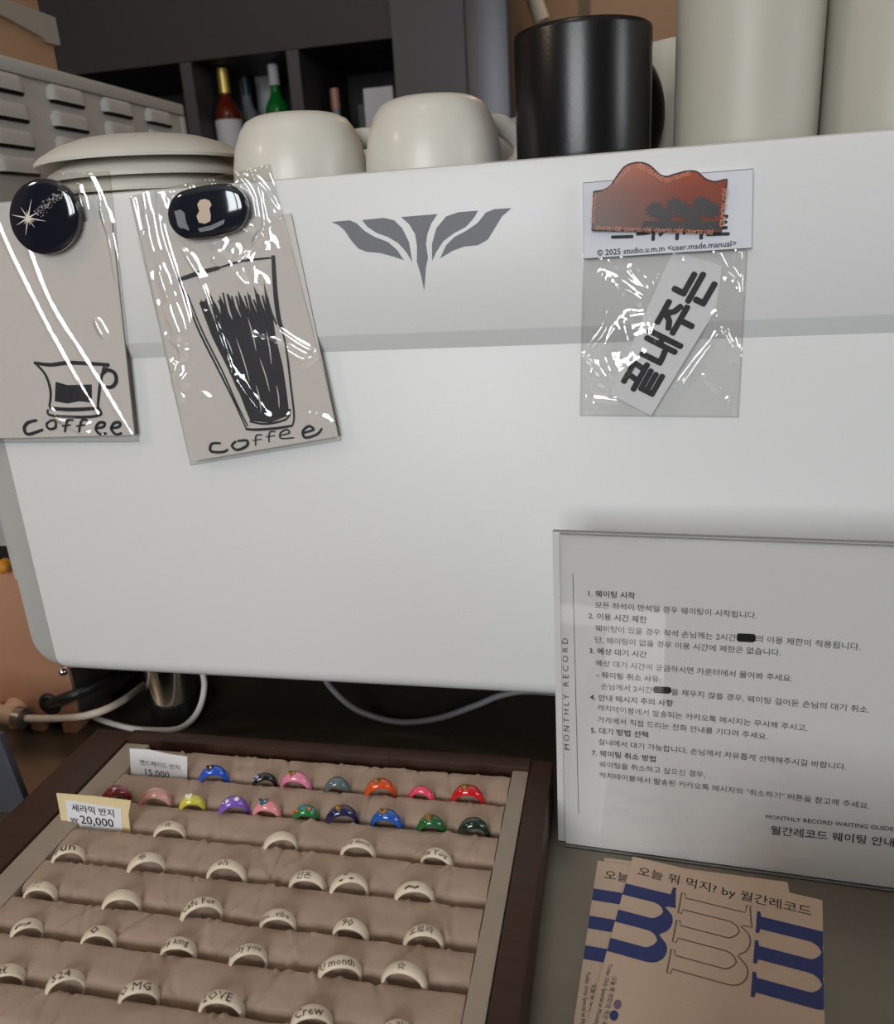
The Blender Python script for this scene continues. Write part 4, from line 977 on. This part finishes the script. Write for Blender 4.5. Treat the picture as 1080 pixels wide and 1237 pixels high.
for i, (px, ln, wpx, txt) in enumerate(cream):
    k = cnt.get(ln, 0); cnt[ln] = k + 1
    extra = says.get(txt, '')
    label = 'cream ring %s, %s from left in %s groove from back' % (extra, ordn[k], rows[ln]) if extra else 'cream ceramic ring, %s from left in the %s groove from the back' % (ordn[k], rows[ln])
    o, Ro = ring_root(px, ln, wpx, label.replace('  ', ' '), CG, -3 + 10 * math.sin(i * 1.7))
    o.rotation_euler.x = R(4 * math.sin(i * 2.9))
    if bandproto is None:
        bandproto = band(0.0084, 0.0028, 0.0037, 0.0014, 0.0016).build('band', cream_glaze, o, True)
        bo = bandproto
    else:
        bo = bandproto.copy(); C.objects.link(bo); bo.parent = o
    bo.scale = (Ro / 0.0100, 1.0, Ro / 0.0100)
    if txt:
        vs, fs, wd = glyphs(txt, 0.0, 1); hmax = max(v[1] for v in vs); hmin = min(v[1] for v in vs)
        s_ = min(0.0044 / max(0.3, hmax - hmin), Ro * 1.6 / wd); m = MB(); P = []
        for u, v in vs:
            th = R(93) - (u - wd / 2) * s_ / Ro; y = -0.0028 + (v - hmin) * s_
            f_ = abs((y) / 0.0037); dome_ = 0.0016 * math.sqrt(max(0, 1 - min(1, f_) ** 2.8))
            rr = 0.0084 * Ro / 0.0100 + dome_ * Ro / 0.0100 + 0.00016
            P.append((rr * math.cos(th), y, rr * math.sin(th)))
        m.add(P, fs).build('lettering', burn, o)

# cards standing in the grooves
def groove_card(name, quad, Y, mats, label, cat='price card'):
    t = thing(name, on_y(*quad[3], Y), label, cat); MB().prism([on_y(*p, Y) for p in quad], (0, 0.0006, 0)).build('card', mats, t); return t
YK = LN[3] + 0.0038
t = groove_card('price_card', [(68, 958.5), (112, 962), (158, 967.5), (155, 984), (158, 1010), (75, 1001), (72, 980)], YK, yellow_paper, 'yellow price card with handwritten 20,000 won, standing in tray')
MB().prism([on_y(*p, YK - 0.0003) for p in [(79, 966.5), (146, 977), (148, 1008), (83, 1001)]], (0, 0.0003, 0)).build('note', white_paper, t)
m = MB(); gk = lambda x, y: on_y(x, y, YK - 0.0005)
write(m, '세라믹 반지', gk(87, 979), gk(138, 986.5), NB, 0.006); write(m, 'W', gk(85.5, 993), gk(94.5, 994.2), NB, 0.0); write(m, '20,000', gk(98, 994.5), gk(138, 999.5), NB, 0.006)
m.ribbon([gk(84.5, 988.3), gk(95.5, 989.8)], 0.0002, NB); m.ribbon([gk(84.5, 990.3), gk(95.5, 991.9)], 0.0002, NB)
outward(m.build('handwriting', ink, t), NB)
YK = LN[1] + 0.0038
t = groove_card('label_card', [(156.5, 904.5), (180, 906), (205, 911.5), (226, 914.5), (226, 942), (158, 936)], YK, white_paper, 'off-white paper label with faint handwriting at back left of the tray', 'label')
m = MB(); gk = lambda x, y: on_y(x, y, YK - 0.0002)
write(m, '핸드메이드 반지', gk(169, 923), gk(217, 930), NB, 0.0); write(m, '15,000', gk(176, 936), gk(205, 940), NB, 0.0)
outward(m.build('handwriting', grey_ink, t), NB)

# dark easel at the left edge
p0 = on_z(36, 985, 0.0); t = thing('dark_stand', (p0.x - 0.05, p0.y, 0), 'dark charcoal stand cropped at the left edge beside the tray', 'stand')
p1 = on_y(-2, 889, p0.y)
slate_p = mat('charcoal_plastic', (66, 68, 76), 0.35, var=0.1, vscale=20)
MB().prism([p0, p1, p1 + Vector((-0.09, 0, 0.004)), p0 + Vector((-0.12, 0, 0))], (0, 0.006, 0)).build('plate', slate_p, t, bevel=0.0012)
MB().prism([p0 + Vector((-0.10, 0.007, 0)), p0 + Vector((-0.10, 0.03, 0)), p0 + Vector((-0.10, 0.007, 0.04))], (-0.004, 0, 0)).build('prop', slate_p, t)

# low wooden box added out of view to shade the sign and flyers
bx = thing('shade_box', (0.17, 0.165, 0), 'low dark wooden box added out of view to shade the flyers', 'box')
MB().box((0.01, 0.115, 0.0), (0.33, 0.205, 0.098)).build('body', walnut, bx, bevel=0.002)
MB().box((0.007, 0.112, 0.0985), (0.333, 0.208, 0.118)).build('lid', walnut, bx, bevel=0.002)
